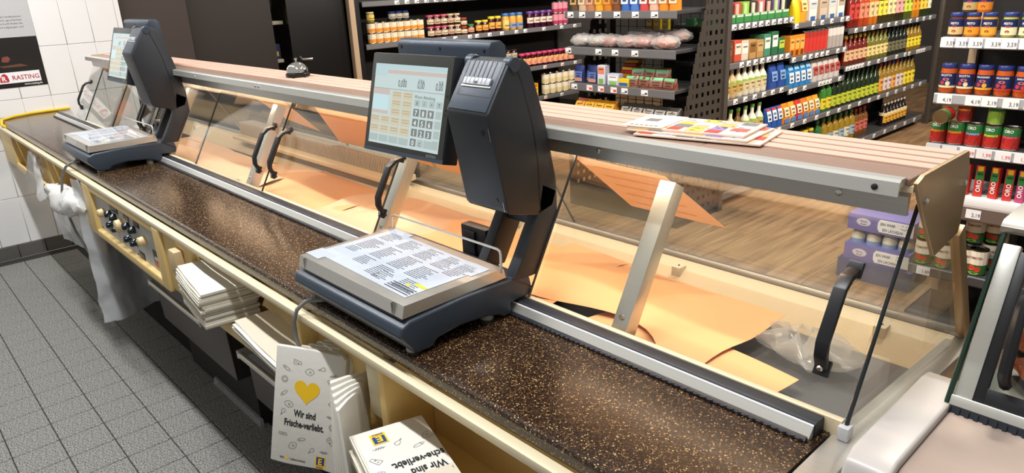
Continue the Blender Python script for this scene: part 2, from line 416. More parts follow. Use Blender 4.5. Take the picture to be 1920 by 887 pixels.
p.place('storage_apron', 'cream plastic apron with open storage bins under the worktop edge', 'counter front')

# control panel in its moulded frame
p = Proto((-1.32, -0.01, 0.745))
fx0, fx1, fz0, fz1 = -1.815, -.835, .630, .851
cx0, cx1, cz0, cz1 = -1.70, -.905, .664, .822
for q0, q1 in ((fx0, cx0), (cx1, fx1)): p.add('frame_post', MB().box(q0, q1, -.024, .05, fz0, fz1), m_cream, bevel=.008, seg=3)
p.add('frame_rail', MB().box(cx0-.004, cx1+.004, -.024, .05, fz0, cz0), m_cream, bevel=.008, seg=3)
p.add('frame_rail', MB().box(cx0-.004, cx1+.004, -.022, .05, cz1, fz1), m_cream, bevel=.008, seg=3)
plate = p.add('steel_plate', MB().box(cx0-.003, cx1+.003, -.007, .0, cz0-.003, cz1+.003), mat('satin_steel_plate', (.50, .50, .48), .5, .1))
CP = Pl((cx0, -.007, cz1), (1, 0, 0), (0, 0, 1)); cw, chh = cx1-cx0, cz1-cz0
m_knobc = mat('ivory_knob', '#D9C08C', .4); m_knobb = mat('black_chrome_knob', '#2B3236', .15, .6)
def knob(a, b, r, L, material, nm):
    q = CP.p(a*cw, -b*chh)
    p.add(nm, MB().lathe([(r*1.05, 0), (r*1.05, -L*.25), (r, -L*.3), (r*.92, -L*.9), (r*.7, -L)], 14, (q.x, q.y, q.z), 'y'), material, smooth=True)
for a, b, r in ((.143, .42, .017), (.443, .43, .024), (.789, .42, .017)): knob(a, b, r, .026, m_knobc, 'dial')
for a, b in ((.27, .32), (.35, .327), (.256, .62), (.344, .63), (.563, .322), (.65, .32), (.544, .654), (.637, .645)): knob(a, b, .0135, .024, m_knobb, 'switch_knob')
for a, b, w_, h_ in ((.35, .13, .10, .022), (.55, .13, .06, .024), (.70, .13, .06, .024), (.19, .80, .05, .024), (.69, .90, .055, .026)):
    i = p.add('name_plate', MB().slab(CP, a*cw-w_/2, a*cw+w_/2, -b*chh-h_/2, -b*chh+h_/2, 0, .002), m_black)
    p.add('lettering', MB().rect(CP, a*cw-w_*.36, a*cw+w_*.36, -b*chh+.001, -b*chh+.004, .0025).rect(CP, a*cw-w_*.3, a*cw+w_*.3, -b*chh-.005, -b*chh-.002, .0025), m_alu_dark, i)
i = p.add('maker_badge', MB().slab(CP, .875*cw, .985*cw, -.88*chh, -.52*chh, 0, .002), mat('badge_green', '#3C4640', .5))
p.add('badge_band', MB().rect(CP, .875*cw, .985*cw, -.88*chh, -.78*chh, .0028), mat('badge_orange', '#D9773A', .5), i)
p.add('lettering', MB().text(CP, 'eme', .93*cw, -.75*chh, .034, 'c', .003, .02), m_white, i)
for a, b in ((.03, .06), (.97, .06), (.03, .94), (.97, .94), (.34, .04), (.62, .04), (.40, .9), (.62, .96)):
    q = CP.p(a*cw, -b*chh); p.add('screw', MB().lathe([(.004, 0), (.003, -.002)], 8, tuple(q), 'y'), m_ink)
p.place('control_panel', 'steel switch panel with ivory dials and dark knobs in cream frame', 'control panel')

one('power_socket', 'small cream socket box on the cream apron left of the bag stack', 'socket',
    MB().box(-.70, -.645, -.042, -.014, .745, .825), mat('socket_cream', '#CDB48A', .5), (-.67, -.02, .745), bevel=.006)
one('junction_box', 'pale cream box fixed behind the hanging white bags', 'socket',
    MB().box(.395, .438, -.012, .03, .72, .838), mat('socket_pale', '#CFC3A0', .5), (.42, 0, .72), bevel=.007)

# ------------------------------------------------------------------ drawers below
one('storage_cabinet', 'dark carcass under the worktop behind the drawers', 'cabinet',
    MB().prism([(XW+.6, .30), (-1.62, .30), (-1.62, .25), (1.195, .25), (1.195, .328), (XW+.6, .328)], 0, .86, 'z'), m_void, (-.3, .3, 0))
def drawer(x0, x1, hx0, hx1, label):
    p = Proto(((x0+x1)/2, .2, .22))
    p.add('body', MB().box(x0, x1, .135, .25, .235, .63), m_void, bevel=.003)
    d = p.add('drawer_front', MB().prism([(.115, .60), (.135, .60), (.135, .235), (.150, .235), (.13, .235)][:0] or [(.112, .62), (.136, .62), (.136, .235), (.128, .235)], x0, x1), m_drawer, bevel=.003)
    p.add('handle_bar', MB().tube([(hx0, .07, .462), (hx1, .07, .462)], .010, 10), m_steel, d, smooth=True)
    for hxx in (hx0, hx1):
        p.add('handle_bracket', MB().box(hxx-.006, hxx+.006, .062, .122, .450, .478), m_alu, d, bevel=.002)
    p.place('drawer_unit', label, 'drawer')
drawer(-1.60, -.82, -1.46, -.90, 'dark brown drawer with steel bar handle below the bag stack')
drawer(-.66, .62, -.57, .40, 'dark brown drawer with steel bar handle behind the hanging heart bag')
p = Proto((-1.0, .2, 0))
p.add('plinth', MB().box(-1.58, -.86, .20, .25, 0, .22), m_void)
p.add('kick_sheet', MB().prism([(.185, 0), (.19, .03), (.20, .03), (.20, 0)], -1.30, -.84), m_film2)
p.place('drawer_plinth', 'dark plinth with clear kick sheet under the brown drawer', 'plinth')

# ------------------------------------------------------------------ glass display case
GY0, GZ0, GY1, GZ1 = .303, .924, .470, 1.222
GU = Vector((0, GY1-GY0, GZ1-GZ0)).normalized(); GN = Vector((1, 0, 0)).cross(GU)   # GN points to the staff side
p = Proto((-1.0, 0.5, 0.8))
XL, XR = -3.06, 1.232
p.add('deck', MB().box(XL, 1.215, .30, .80, .80, .828), m_deck)
p.add('front_wall', MB().box(XL, 1.215, .30, .312, .828, .925), m_casecream)
p.add('rear_liner', MB().prism([(.70, .828), (.755, .868), (.805, .872), (.83, .856), (.83, .80), (.70, .80)], XL, 1.215), m_casecream, bevel=.003)
p.add('rear_channel', MB().prism([(.806, .872), (.812, .885), (.835, .878), (.842, .855), (.83, .85)], XL, 1.225), m_alu_dark, bevel=.002)
p.add('shop_front', MB().box(XL, 1.2, .82, .85, .12, .85), mat('case_front_panel', '#4A3F38', .4))
p.add('body', MB().box(XL, 1.2, .335, .82, .02, .80), m_void)
# screw blocks along the liner
for x in (-2.6, -1.9, -1.2, -.55, .05, .62, 1.1):
    q = p.add('liner_clip', MB().box(x-.012, x+.012, .735, .765, .853, .878), mat('ivory_clip', '#E3D6BC', .5), bevel=.003)
    p.add('screw', MB().lathe([(.003, .877), (.002, .880)], 8, (x, .75, 0)), m_ink, q)
# air grille: comb of thin slats
mb = MB()
for k in range(118):
    x = -1.95+k*.0118; mb.box(x, x+.005, .735, .80, .905, .965)
g = p.add('air_grille', mb, mat('grille_grey', '#C2B6A4', .5), kind='stuff')
p.add('grille_plate', MB().prism([(.80, .90), (.80, .975), (.81, .975), (.81, .90)], -1.97, -.54), mat('grille_back', '#4A4038', .6))
p.add('duct_rail', MB().prism([(.70, .885), (.70, .90), (.79, .915), (.79, .895)], -1.97, -.54), m_casecream, bevel=.002)
# staff side panes on their slope, each with its dark edges and bail handle
edges = [-3.28, -2.55, -1.955, -1.365, -.735, -.055, .560, 1.216]
handles = {0: [-3.20], 1: [-2.04], 2: [-2.10], 3: [-.80], 4: [-.70], 5: [-.03], 6: [1.165]}
L = (GY1-GY0)/GU.y
for i in range(7):
    a, b = edges[i]+.002, edges[i+1]-.002
    off = .004 if i % 2 else -.004
    P = Pl((a, GY0, GZ0), (1, 0, 0), GU)
    k = p.add('glass_pane', MB().slab(P, 0, b-a, 0, L, off-.0025, off+.0025), m_glass)
    if i < 6: p.add('pane_edge', MB().slab(P, b-a-.0022, b-a, 0, L, off-.0026, off+.0026), m_glass_e, k)
    for hxx in handles[i]:
        w_ = hxx-a
        s0, s1 = (.235, .60)
        pts = [P.p(w_, L*s0-.02, off), P.p(w_, L*s0, off+.026), P.p(w_, L*(s0+.06), off+.036), P.p(w_, L*(s1-.06), off+.036), P.p(w_, L*s1, off+.026), P.p(w_, L*s1+.02, off)]
        wd = .010
        hm = MB()
        for q0, q1 in zip(pts, pts[1:]):
            dirv = (q1-q0).normalized(); nn = Vector((1, 0, 0)).cross(dirv)
            q0 = q0-dirv*.002; q1 = q1+dirv*.002
            vs = [q0+Vector((s*wd, 0, 0))+nn*t for s, t in ((-1, -.005), (1, -.005), (1, .005), (-1, .005))]+[q1+Vector((s*wd, 0, 0))+nn*t for s, t in ((-1, -.005), (1, -.005), (1, .005), (-1, .005))]
            hm.add(vs, [(0, 1, 2, 3), (7, 6, 5, 4), (0, 4, 5, 1), (1, 5, 6, 2), (2, 6, 7, 3), (3, 7, 4, 0)])
        for s_ in (L*s0-.028, L*s1+.004): hm.slab(P, w_-.012, w_+.012, s_, s_+.026, off+.002, off+.010)
        p.add('handle', hm, m_blackm, k, bevel=.0025)
        p.add('handle_bolt', MB().lathe([(.005, 0), (.005, -.004), (.003, -.006)], 8, tuple(P.p(w_, L*s0-.016, off+.013)), 'y'), m_screwm, k)
# leaning aluminium posts behind the panes
for x in (.772, -.075, -.93, -1.80, -2.7):
    P = Pl((x, GY0+.012, GZ0-.02), (1, 0, 0), GU)
    k = p.add('post', MB().slab(P, -.018, .018, 0, L*.93, -.045, -.010), m_alu, bevel=.002)
    p.add('bolt', MB().lathe([(.006, 0), (.006, -.003), (.003, -.004)], 10, tuple(P.p(0, .04, -.010)), 'y'), m_screwm, k)
# customer side glass and its end profile
K0, K1 = Vector((0, .832, .875)), Vector((0, .668, 1.150)); KU = (K1-K0).normalized(); KL = (K1-K0).length
for a, b in ((-3.34, -2.16), (-2.155, -.98), (-.975, .20), (.205, 1.222)):
    P = Pl((a, K0.y, K0.z), (1, 0, 0), KU)
    k = p.add('shop_glass', MB().slab(P, 0, b-a, 0, KL, -.003, .003), m_glass)
    p.add('pane_edge', MB().slab(P, b-a-.0015, b-a, 0, KL, -.0032, .0032), m_alu_dark, k)
P = Pl((1.214, K0.y-.012, K0.z), (1, 0, 0), KU); p.add('corner_profile', MB().slab(P, 0, .016, .0, KL-.03, -.016, .012), m_capbeige, bevel=.002)  # glass edge strip; its beige paints in a wood-like reflection
# end glass
for x in (1.221, XL+.01):
    k = p.add('end_glass', MB().prism([(.300, .912), (.468, 1.218), (.60, 1.21), (.664, 1.145), (.826, .865), (.55, .893)], x-.003, x+.003), m_glass)
    q0, q1 = Vector((x, .298, .912)), Vector((x, .466, 1.218))
    p.add('pane_edge', MB().tube([q0, q1], .0032, 6), m_glass_e, k)
    p.add('glass_foot', MB().box(x-.008, x+.008, .291, .310, .900, .922), m_film, k, bevel=.002)
# the hood
p.add('hood_shell', MB().prism([(.402, 1.252), (.402, 1.2615), (.612, 1.2615), (.618, 1.232), (.609, 1.232), (.602, 1.252)], XL, XR), m_casecream)
p.add('front_beam', MB().prism([(.408, 1.216), (.406, 1.244), (.409, 1.252), (.416, 1.252), (.414, 1.220), (.418, 1.216)], XL, XR-.006), m_steel)
p.add('beam_groove', MB().prism([(.392, 1.246), (.392, 1.252), (.408, 1.252), (.407, 1.246)], XL, XR-.03), m_black)
lip = p.add('front_lip', MB().prism([(.376, 1.2505), (.378, 1.270), (.383, 1.2735), (.400, 1.2735), (.400, 1.262), (.384, 1.262), (.380, 1.2505)], XL, 1.222), m_alu)
for x in (-2.45, -1.4, -.84, -.815, .49, 1.19):
    p.add('screw', MB().lathe([(.0045, 0), (.0045, -.002), (.002, -.003)], 10, (x, .3772, 1.2600), 'y'), m_screwm if x < 1 else m_ink, lip)
for x in (.66, 1.13):
    p.add('beam_screw', MB().lathe([(.005, 0), (.005, -.003), (.002, -.004)], 10, (x, .4068, 1.234), 'y'), m_screwm)
x = XL; k = 0
while x < XR-.02:
    x2 = min(x+(.62, .47, .33, .55)[k % 4], XR-.004)
    p.add('hood_plank', MB().box(x+.0006, x2-.0006, .400, .4665, 1.262, 1.2715), m_plank_dark, bevel=.0012, seg=1); x = x2; k += 1
p.add('slat_bed', MB().box(XL, XR, .4665, .614, 1.2615, 1.2635), m_gap)
for k in range(4):
    y = .4705+k*.0362
    p.add('hood_slat', MB().box(XL, XR, y, y+.0285, 1.262, 1.2735), m_slat, bevel=.001, seg=1)
for x0, x1 in ((1.233, 1.2395), (XL-.006, XL)):
    k = p.add('hood_end_cap', MB().prism([(.394, 1.268), (.418, 1.276), (.600, 1.277), (.622, 1.238), (.612, 1.140), (.512, 1.128), (.424, 1.228)], x0, x1), m_capbeige, bevel=.0012)
    for y, z in ((.432, 1.236), (.602, 1.225)):
        p.add('screw', MB().lathe([(.0055, 0), (.0055, .003), (.003, .0045)], 10, (x1 if x0 > 0 else x0-.004, y, z), 'x'), m_screwm, k)
# sealing rail at the worktop
rl = p.add('sealing_rail', MB().prism([(.257, .9002), (.257, .9045), (.2690, .9190), (.2710, .9190), (.2710, .9002)], -3.60, 1.188), m_alu)
p.add('rail_edge', MB().prism([(.2688, .9191), (.2694, .9206), (.2714, .9212), (.2714, .9191)], -3.60, 1.188), m_white, rl)
mb = MB().prism([(.2716, .9003), (.2716, .9212), (.275, .9245), (.2995, .9232), (.301, .9003)], -3.60, 1.190)
p.add('upper_seal', mb, m_rubber, rl, bevel=.001)
mb = MB().prism([(.2500, .9003), (.2490, .9035), (.2520, .9065), (.2568, .9075), (.2568, .9003)], -3.60, 1.186)
for k in range(190): x = 1.18-k*.0125; mb.box(x-.0022, x+.0022, .2482, .2520, .9030, .9060)
p.add('lower_seal', mb, m_rubber, rl)
# steel ledge at the end of the counter
p.add('end_ledge', MB().prism([(-.01, .86), (-.01, .896), (.30, .899), (.83, .868), (.83, .82), (.3, .80)], 1.203, 1.247), m_steel, bevel=.002)
p.add('end_panel', MB().box(1.2, 1.238, -.008, .84, .05, .86), m_cream)
# lamp tubes below the hood
for x0, x1 in ((-3.2, -2.05), (-2.0, -.85), (-.8, .35), (.4, 1.15)):
    p.add('lamp_tube', MB().tube([(x0, .452, 1.246), (x1, .452, 1.246)], .005, 8), mat('lamp_glow', (1, .75, .5), .4, emit=3.0), smooth=True)
p.place('display_case', 'long glass serving case with slatted hood and aluminium posts', 'display case')

# peach paper sheets lying in the case and hung against the shop glass
def paper(x0, x1, y0, y1, z, amp, ph, rot, name, label, material, skew=0.0, cut=0):
    cx, cy = (x0+x1)/2, (y0+y1)/2
    def fn(u, v):
        a, b = (u-.5)*(x1-x0), (v-.5)*(y1-y0)
        if cut: b += cut*(u-.3)*(1-v)*.18*math.sin(u*5+ph)
        x = a*math.cos(rot)-b*math.sin(rot); y = a*math.sin(rot)+b*math.cos(rot)
        h = amp*(.5+.5*math.sin(ph+a*9+b*4))*(.35+.65*math.sin(math.pi*min(1, max(0, v))))+amp*.5*math.sin(ph*2+b*13-a*5)**2
        return (cx+x, cy+y, z+h)
    one(name, label, 'paper', MB().sheet(fn, 20, 12, (0, 0, .0007)), material, (cx, cy, z), smooth=True, group='butcher paper sheets in the case')
paper(.62, 1.06, .34, .50, .850, .014, .5, -.10, 'paper_sheet', 'peach paper sheet at the front right corner of the case', m_paper, cut=1)
paper(.30, .93, .40, .69, .862, .022, 2.1, -.05, 'paper_sheet', 'wavy peach paper sheet right of the aluminium post', m_paper, cut=-1)
paper(-.08, .52, .35, .70, .848, .028, 4.0, .06, 'paper_sheet', 'large peach paper sheet behind the near scale', m_paper)
paper(-.62, .06, .36, .69, .856, .026, 1.0, .12, 'paper_sheet', 'creased peach paper sheet left of the near scale column', m_paper2, cut=1)
paper(-1.10, -.52, .37, .70, .846, .024, 3.1, -.07, 'paper_sheet', 'peach paper sheet below the paired black handles', m_paper)
paper(-1.75, -1.05, .36, .66, .846, .02, 5.2, .1, 'paper_sheet', 'pale paper sheet in the case beside the far scale', m_paper2, cut=1)
paper(-2.45, -1.72, .36, .66, .842, .018, .3, -.08, 'paper_sheet', 'pale paper sheet in the case behind the far scale', m_paper2)
def kpaper(pts, label, material, h, lines=False):
    P = Pl((0, K0.y, K0.z), (1, 0, 0), KU)
    p = Proto(tuple(P.p(pts[0][0], pts[0][1])))
    p.add('sheet', MB().pslab(P, pts, h, h+.0008), material)
    if lines:
        mb = MB()
        for k in range(5):
            b = .272-k*.026; mb.rect(P, .40+k*.024, .59+k*.020, b, b+.003, h+.0014)
        p.add('print_lines', mb, mat('faint_print', '#D9A27C', .6))
    p.place('paper_notice', label, 'paper', group='paper sheets on the shop glass')
kpaper([(.34, .30), (.62, .285), (.74, .15), (.47, .15)][::-1], 'printed peach sheet stuck to the shop glass behind the post', m_paper2, .004, True)
kpaper([(-1.02, .31), (-.40, .31), (-.40, .11), (-.70, .13), (-1.02, .12)][::-1], 'wide peach sheet on the shop glass left of the near display', m_paper, .004)
kpaper([(-.38, .30), (.02, .30), (.02, .09), (-.38, .11)][::-1], 'peach sheet on the shop glass behind the near display', m_paper, .004)
kpaper([(-1.62, .31), (-1.30, .31), (-1.14, .16), (-1.40, .19)][::-1], 'torn pale sheet on the shop glass beside the far scale', m_paper2, .004)

# clear bag crumpled at the right end of the deck
def bagfn(u, v):
    a = u*2*math.pi; r = .075*(1+.18*math.sin(5*a+3*v)+.1*math.sin(9*a))*math.sin(math.pi*(.05+.9*v))**.6
    return (1.01+r*1.15*math.cos(a)+.03*v, .60+r*.9*math.sin(a), .83+.055*(1-v)**.8*(1+.2*math.sin(7*a)))
one('plastic_bag', 'crumpled clear plastic bag on the dark deck by the right handle', 'bag', MB().grid(bagfn, 40, 8), m_film2, (1.01, .6, .83), smooth=True)

# ------------------------------------------------------------------ neighbouring hot counter at the right
p = Proto((1.6, .5, 0))
m_mach = mat('pale_grey_plastic', '#C3BDB8', .35); m_mtop = mat('warm_grey_steel_top', '#A8988E', .4, .3)
p.add('side_bar', MB().prism([(.215, .40), (.215, .900), (.225, .922), (.250, .932), (.50, .932), (.53, .928), (.53, .40)], 1.252, 1.312), m_mach, bevel=.006, seg=3)
p.add('top_plate', MB().prism([(.225, .40), (.225, .900), (.235, .915), (.255, .921), (.90, .921), (.90, .40)], 1.3125, 2.2), m_mtop, bevel=.003)
s0 = Vector((0, .452, .926)); su = GU
P = Pl((1.309, s0.y, s0.z), (1, 0, 0), su)
SL = .255
p.add('sill', MB().slab(P, 0, .9, .0, .016, -.02, .010), m_alu, bevel=.002)
mb = MB().slab(P, -.001, .9, -.014, .001, -.012, .009)
for k in range(60): mb.slab(P, k*.012, k*.012+.005, -.012, -.002, .009, .0115)
p.add('sill_seal', mb, m_rubber)
dr = p.add('glass_door', MB().slab(P, .03, .9, .02, SL-.01, -.004, -.001), m_glass)
p.add('door_frame', MB().slab(P, .002, .026, .015, SL, -.012, .004), m_alu, dr, bevel=.002)
p.add('door_gasket', MB().slab(P, .026, .040, .015, SL-.01, -.009, .002).slab(P, .026, .9, .015, .040, -.009, .0015).slab(P, .026, .9, SL-.024, SL-.008, -.009, .0015), m_blackm, dr, bevel=.001)
for q in ((.058, .07),):
    w_ = q[0]
    pts = [P.p(w_, .052, 0), P.p(w_, .060, .026), P.p(w_, .072, .034), P.p(w_-.004, .160, .034), P.p(w_-.004, .175, .026), P.p(w_-.004, .185, 0)]
    p.add('handle', MB().tube(pts, .0085, 8), m_blackm, dr, smooth=True)
p.add('side_glass', MB().prism([(.440, .93), (.60, 1.168), (.80, 1.168), (.90, .93)], 1.3035, 1.3085), glass('green_edge_glass', (.75, .82, .76)))
p.add('side_edge', MB().tube([(1.306, .446, .93), (1.306, .598, 1.166)], .004, 6), mat('green_glass_edge', '#1E3A30', .2), smooth=True)
p.add('roof', MB().prism([(.590, 1.160), (.585, 1.172), (.60, 1.180), (.80, 1.184), (.84, 1.160)], 1.30, 2.2), m_alu_dark, bevel=.003)
p.add('roof_lid', MB().box(1.34, 2.2, .63, .80, 1.184, 1.197), m_capbeige, bevel=.004)
p.add('tray', MB().box(1.33, 2.2, .50, .85, .922, .93), m_alu_dark)
p.place('hot_counter', 'smaller glass counter with grey plastic edge bar at the right', 'display case')
for x, y, s_ in ((1.395, .60, 1.0), (1.50, .58, 1.1), (1.36, .70, .9)):
    def lump(u, v):
        a = u*2*math.pi; r = .05*s_*(1+.15*math.sin(3*a+x*9))*math.sin(math.pi*v)**.5
        return (x+r*math.cos(a), y+r*.8*math.sin(a), .932+.03*(1-v)*(1+.15*math.sin(4*a)))
    one('meat_pack', 'film-wrapped red meat pack inside the right glass counter', 'meat', MB().grid(lump, 24, 8), mat('red_meat', '#B4543A', .2, var=.5, vscale=60), (x, y, .932), smooth=True, group='meat packs in the right counter')

# service bell
p = Proto((-.836, .535, 1.2735))
b0 = p.add('base', MB().lathe([(.040, 1.2735), (.042, 1.278), (.040, 1.286), (.034, 1.290)], 24, (-.836, .535, 0)), m_black, smooth=True)
p.add('dome', MB().lathe([(.037, 1.290), (.037, 1.294), (.035, 1.304), (.028, 1.314), (.018, 1.321), (.008, 1.324)], 24, (-.836, .535, 0)), mat('polished_chrome', (.85, .82, .76), .06, 1.0), smooth=True)
p.add('plunger', MB().lathe([(.003, 1.322), (.003, 1.330), (.006, 1.331), (.006, 1.336), (.003, 1.338)], 12, (-.836, .535, 0)), mat('polished_chrome', (.85, .82, .76), .06, 1.0), smooth=True)
p.place('service_bell', 'chrome service bell on the slatted hood', 'bell')
# ------------------------------------------------------------------ the two counter scales
def emat(name, col, s=1.0):
    if name in MATS: return MATS[name]
    M = bpy.data.materials.new(name); M.use_nodes = True; b = M.node_tree.nodes['Principled BSDF']
    c = hx(col); b.inputs['Base Color'].default_value = (c[0]*.08, c[1]*.08, c[2]*.08, 1); b.inputs['Roughness'].default_value = .25
    b.inputs['Emission Color'].default_value = (*c, 1); b.inputs['Emission Strength'].default_value = s
    MATS[name] = M; return M
def make_scale(tilt=.26, yaw=.05):
    p = Proto()
    prof = [(-.012, .050), (-.006, .068), (.014, .077), (.14, .083), (.26, .080), (.300, .078), (.318, .070), (.322, .052), (.320, .030), (.262, .029), (.2615, .004), (.240, .004),
            (.230, .012), (.20, .020), (.13, .026), (.072, .020), (.060, .007), (.022, .007)]
    base = p.add('base', MB().prism(prof, -.2, .2), m_anth, bevel=.006, seg=3, angle=25)
    p.add('side_seam', MB().prism([(.265, .080), (.268, .082), (.322, .048), (.319, .046)], .1995, .2006), m_black, base)
    for x, y in ((-.165, .035), (.17, .035), (-.165, .220), (.17, .220)):
        p.add('foot', MB().lathe([(.014, 0), (.014, .009), (.010, .014)], 14, (x, y, 0)), mat('grey_foot', '#A9A9A4', .4), base, smooth=True)
    for x in (-.15, .15): p.add('plate_stud', MB().lathe([(.008, .084), (.008, .094)], 10, (x, .05, 0)), m_black, base)
    # stainless plate with folded edges
    pl = p.add('weighing_plate', MB().prism([(.003, .082), (.009, .1065), (.252, .1065), (.258, .084)], -.192, .192), m_steel)
    p.add('plate_seam', MB().box(-.168, -.1672, .0025, .009, .0825, .1062).box(.160, .1608, .0025, .009, .0825, .1062).box(.166, .1668, .0025, .009, .0825, .1062), m_alu_dark, pl)
    p.add('plate_cover', MB().prism([(.0, .081), (.007, .1095), (.254, .1095), (.263, .082)], -.1955, .1955), glass('acrylic_cover', (.97, .97, .97), 1.3), pl)
    # price list lying on the plate
    PP = Pl((-.006, .134, .1066), (1, -.025, 0), (.025, 1, 0))
    ls = p.add('price_list', MB().slab(PP, -.172, .172, -.098, .098, .0002, .0008).slab(PP, -.185, -.13, -.115, -.075, .0004, .0009).slab(PP, -.172, -.10, .080, .112, .0004, .0009).slab(PP, .13, .182, .05, .10, .0004, .0009), mat('list_paper', '#C6CED8', .5), pl)
    mb = MB(); rnd = random.Random(4)
    for bx, by, nl, lw in ((-.15, .085, 7, .05), (-.15, .035, 9, .055), (-.15, -.02, 4, .04), (-.075, .085, 8, .06), (-.075, .03, 10, .05), (-.075, -.035, 6, .05), (.0, .085, 9, .05), (.0, .025, 10, .06), (.0, -.04, 8, .05), (.07, .085, 10, .05), (.07, .015, 9, .06), (.125, .08, 11, .045), (.10, -.045, 7, .065), (.03, -.055, 6, .05)):
        for k in range(nl):
            x = bx
            y = by-k*.0058
            while x < bx+lw*(.55+.45*rnd.random()):
                w_ = .003+.006*rnd.random(); mb.rect(PP, x, x+w_, y, y+.0022, .0012); x += w_+.0018
    p.add('print', mb, mat('list_print', '#50545C', .6), ls)
    mb = MB()
    for k in range(4):
        mb.rect(PP, .09, .168, -.070-k*.007, -.067-k*.007, .0012)
    p.add('print', mb, mat('list_print', '#50545C', .6), ls)
    p.add('highlight', MB().rect(PP, .135, .170, -.052, -.044, .0013).rect(PP, .12, .134, -.062, -.056, .0013), mat('yellow_marker', '#E8DC2E', .5), ls)
    p.add('guard_wire', MB().tube([(-.184, .245, .100), (-.184, .248, .134), (-.180, .249, .140), (-.174, .249, .142), (.180, .249, .146), (.188, .249, .143), (.191, .248, .136), (.192, .246, .098)], .0026, 8), m_steel, pl, smooth=True)
    # column: two legs, knee
    for x0, x1 in ((.080, .106), (.172, .200)):
        p.add('column_leg', MB().prism([(.268, .070), (.336, .070), (.404, .182), (.404, .240), (.362, .262), (.345, .196), (.298, .116)], x0, x1), m_anth_d, bevel=.003)
    p.add('column_web', MB().box(.106, .172, .352, .372, .17, .25), m_anth_d)
    p.add('interface_box', MB().box(-.022, .062, .322, .350, .062, .138), m_blackm, bevel=.005)
    p.add('interface_rib', MB().box(-.008, .030, .316, .323, .068, .128), m_blackm, bevel=.003)
    p.add('interface_arm', MB().box(.058, .082, .325, .345, .075, .12), m_blackm)
    # printer housing
    B, A = Vector((0, .226, .421)), Vector((0, .288, .514))
    hs = p.add('printer_housing', MB().prism([(.226, .421), (.2285, .410), (.262, .226), (.270, .217), (.349, .196), (.392, .206), (.404, .232), (.404, .262), (.376, .390), (.340, .500), (.322, .515), (.288, .514)], .078, .200), m_anth_d, bevel=.005, seg=2, angle=22)
    ys, yc = [], []
    seam = MB()
    sp = [(.300, .505), (.318, .460), (.338, .390), (.350, .315), (.353, .200)]
    for (y0, z0), (y1, z1) in zip(sp, sp[1:]):
        seam.add([(.2004, y0, z0), (.2004, y0+.0025, z0), (.2004, y1+.0025, z1), (.2004, y1, z1)], [(0, 1, 2, 3)])
    p.add('housing_seam', seam, m_black, hs)
    P = Pl((.078, B.y, B.z), (1, 0, 0), (A-B)); PLn = (A-B).length; PWd = .122
    lid = p.add('printer_lid', MB().slab(P, .006, PWd-.006, .004, PLn-.004, -.003, .002), m_anth, hs, bevel=.0015)
    p.add('lid_groove', MB().rect(P, .016, PWd-.012, PLn*.30, PLn*.30+.0012, .0026).rect(P, .016, .0172, PLn*.30, PLn*.97, .0026).rect(P, PWd-.013, PWd-.012, PLn*.30, PLn*.97, .0026), m_black, lid)
    mb = MB()
    for k in range(6): a = .030+k*.0125; mb.rect(P, a, a+.0018, PLn*.66, PLn*.97, .0027)
    p.add('lid_slots', mb, m_black, lid)
    sl = p.add('label_slot', MB().slab(P, .024, .100, PLn*.50, PLn*.63, .001, .007), mat('light_grey_plastic', '#A9ADB2', .4), hs, bevel=.002)
    mb = MB()
    for k in range(6): a = .033+k*.011; mb.rect(P, a, a+.001, PLn*.52, PLn*.63, .0075)
    mb.rect(P, .058, .066, PLn*.52, PLn*.56, .0078)
    p.add('slot_teeth', mb, m_black, sl)
    p.add('tear_bar', MB().slab(P, .020, .103, PLn*.46, PLn*.50, .001, .004), m_steel, hs, bevel=.001)
    for x0, x1 in ((.074, .094), (.182, .203)):
        p.add('hinge_ear', MB().lathe([(.013, x0), (.015, x0+.002), (.015, x1-.002), (.013, x1)], 18, (0, .298, .506), 'x'), m_anth, hs, smooth=True)
    FPl = Pl((.078, .2285, .410), (1, 0, 0), (0, -.0335, .184))
    p.add('front_lock', MB().disc(FPl, .098, -.026, .005, n=14, h=.001).disc(FPl, .098, -.168, .005, n=14, h=.001), m_black, hs)
    p.add('front_slit', MB().rect(FPl, .1155, .117, -.042, -.015, .001).rect(FPl, .1155, .117, -.19, -.168, .001), m_alu_dark, hs)
    # operator display
    n0 = Vector((math.sin(yaw), -math.cos(yaw), 0)); ur = Vector((0, 0, 1))*math.cos(tilt)-n0*math.sin(tilt)
    D = Pl((-.117, .272, .404), (math.cos(yaw), math.sin(yaw), 0), ur)
    W2, H2 = .139, .113
    db = p.add('display_housing', MB().slab(D, -W2, W2, -H2, H2, -.042, -.001), m_anth_d, bevel=.004)
    p.add('display_bezel', MB().slab(D, -W2+.002, W2-.002, -H2+.010, H2-.002, -.002, .0008), m_bezel, db, bevel=.0006)
    p.add('bezel_chin', MB().slab(D, -W2+.001, W2-.001, -H2+.001, -H2+.010, -.002, .0004), m_anth, db)
    sc_ = p.add('screen', MB().rect(D, -.123, .121, -.093, .088, .0012), emat('screen_white', '#CFE0DE', .80), db)
    X = lambda f: -.123+.244*f
    Y = lambda f: .088-.181*f
    def R(mb, x0, x1, y0, y1, h=.0016): return mb.rect(D, X(x0), X(x1), Y(y1), Y(y0), h)
    p.add('screen_header', R(R(MB(), .0, 1, .0, .05), .0, .18, .05, .15), emat('screen_cyan', '#C3DDE0', .8), sc_)
    p.add('screen_band', R(R(R(MB(), .19, 1, .07, .115), 0, .25, .31, .38), 0, .25, .58, .62), emat('screen_pink', '#D6C6BE', .78), sc_)
    p.add('screen_panel', R(MB(), .01, .24, .385, .575), emat('screen_pale_cyan', '#C9E6EA', .85), sc_)
    mb = MB()
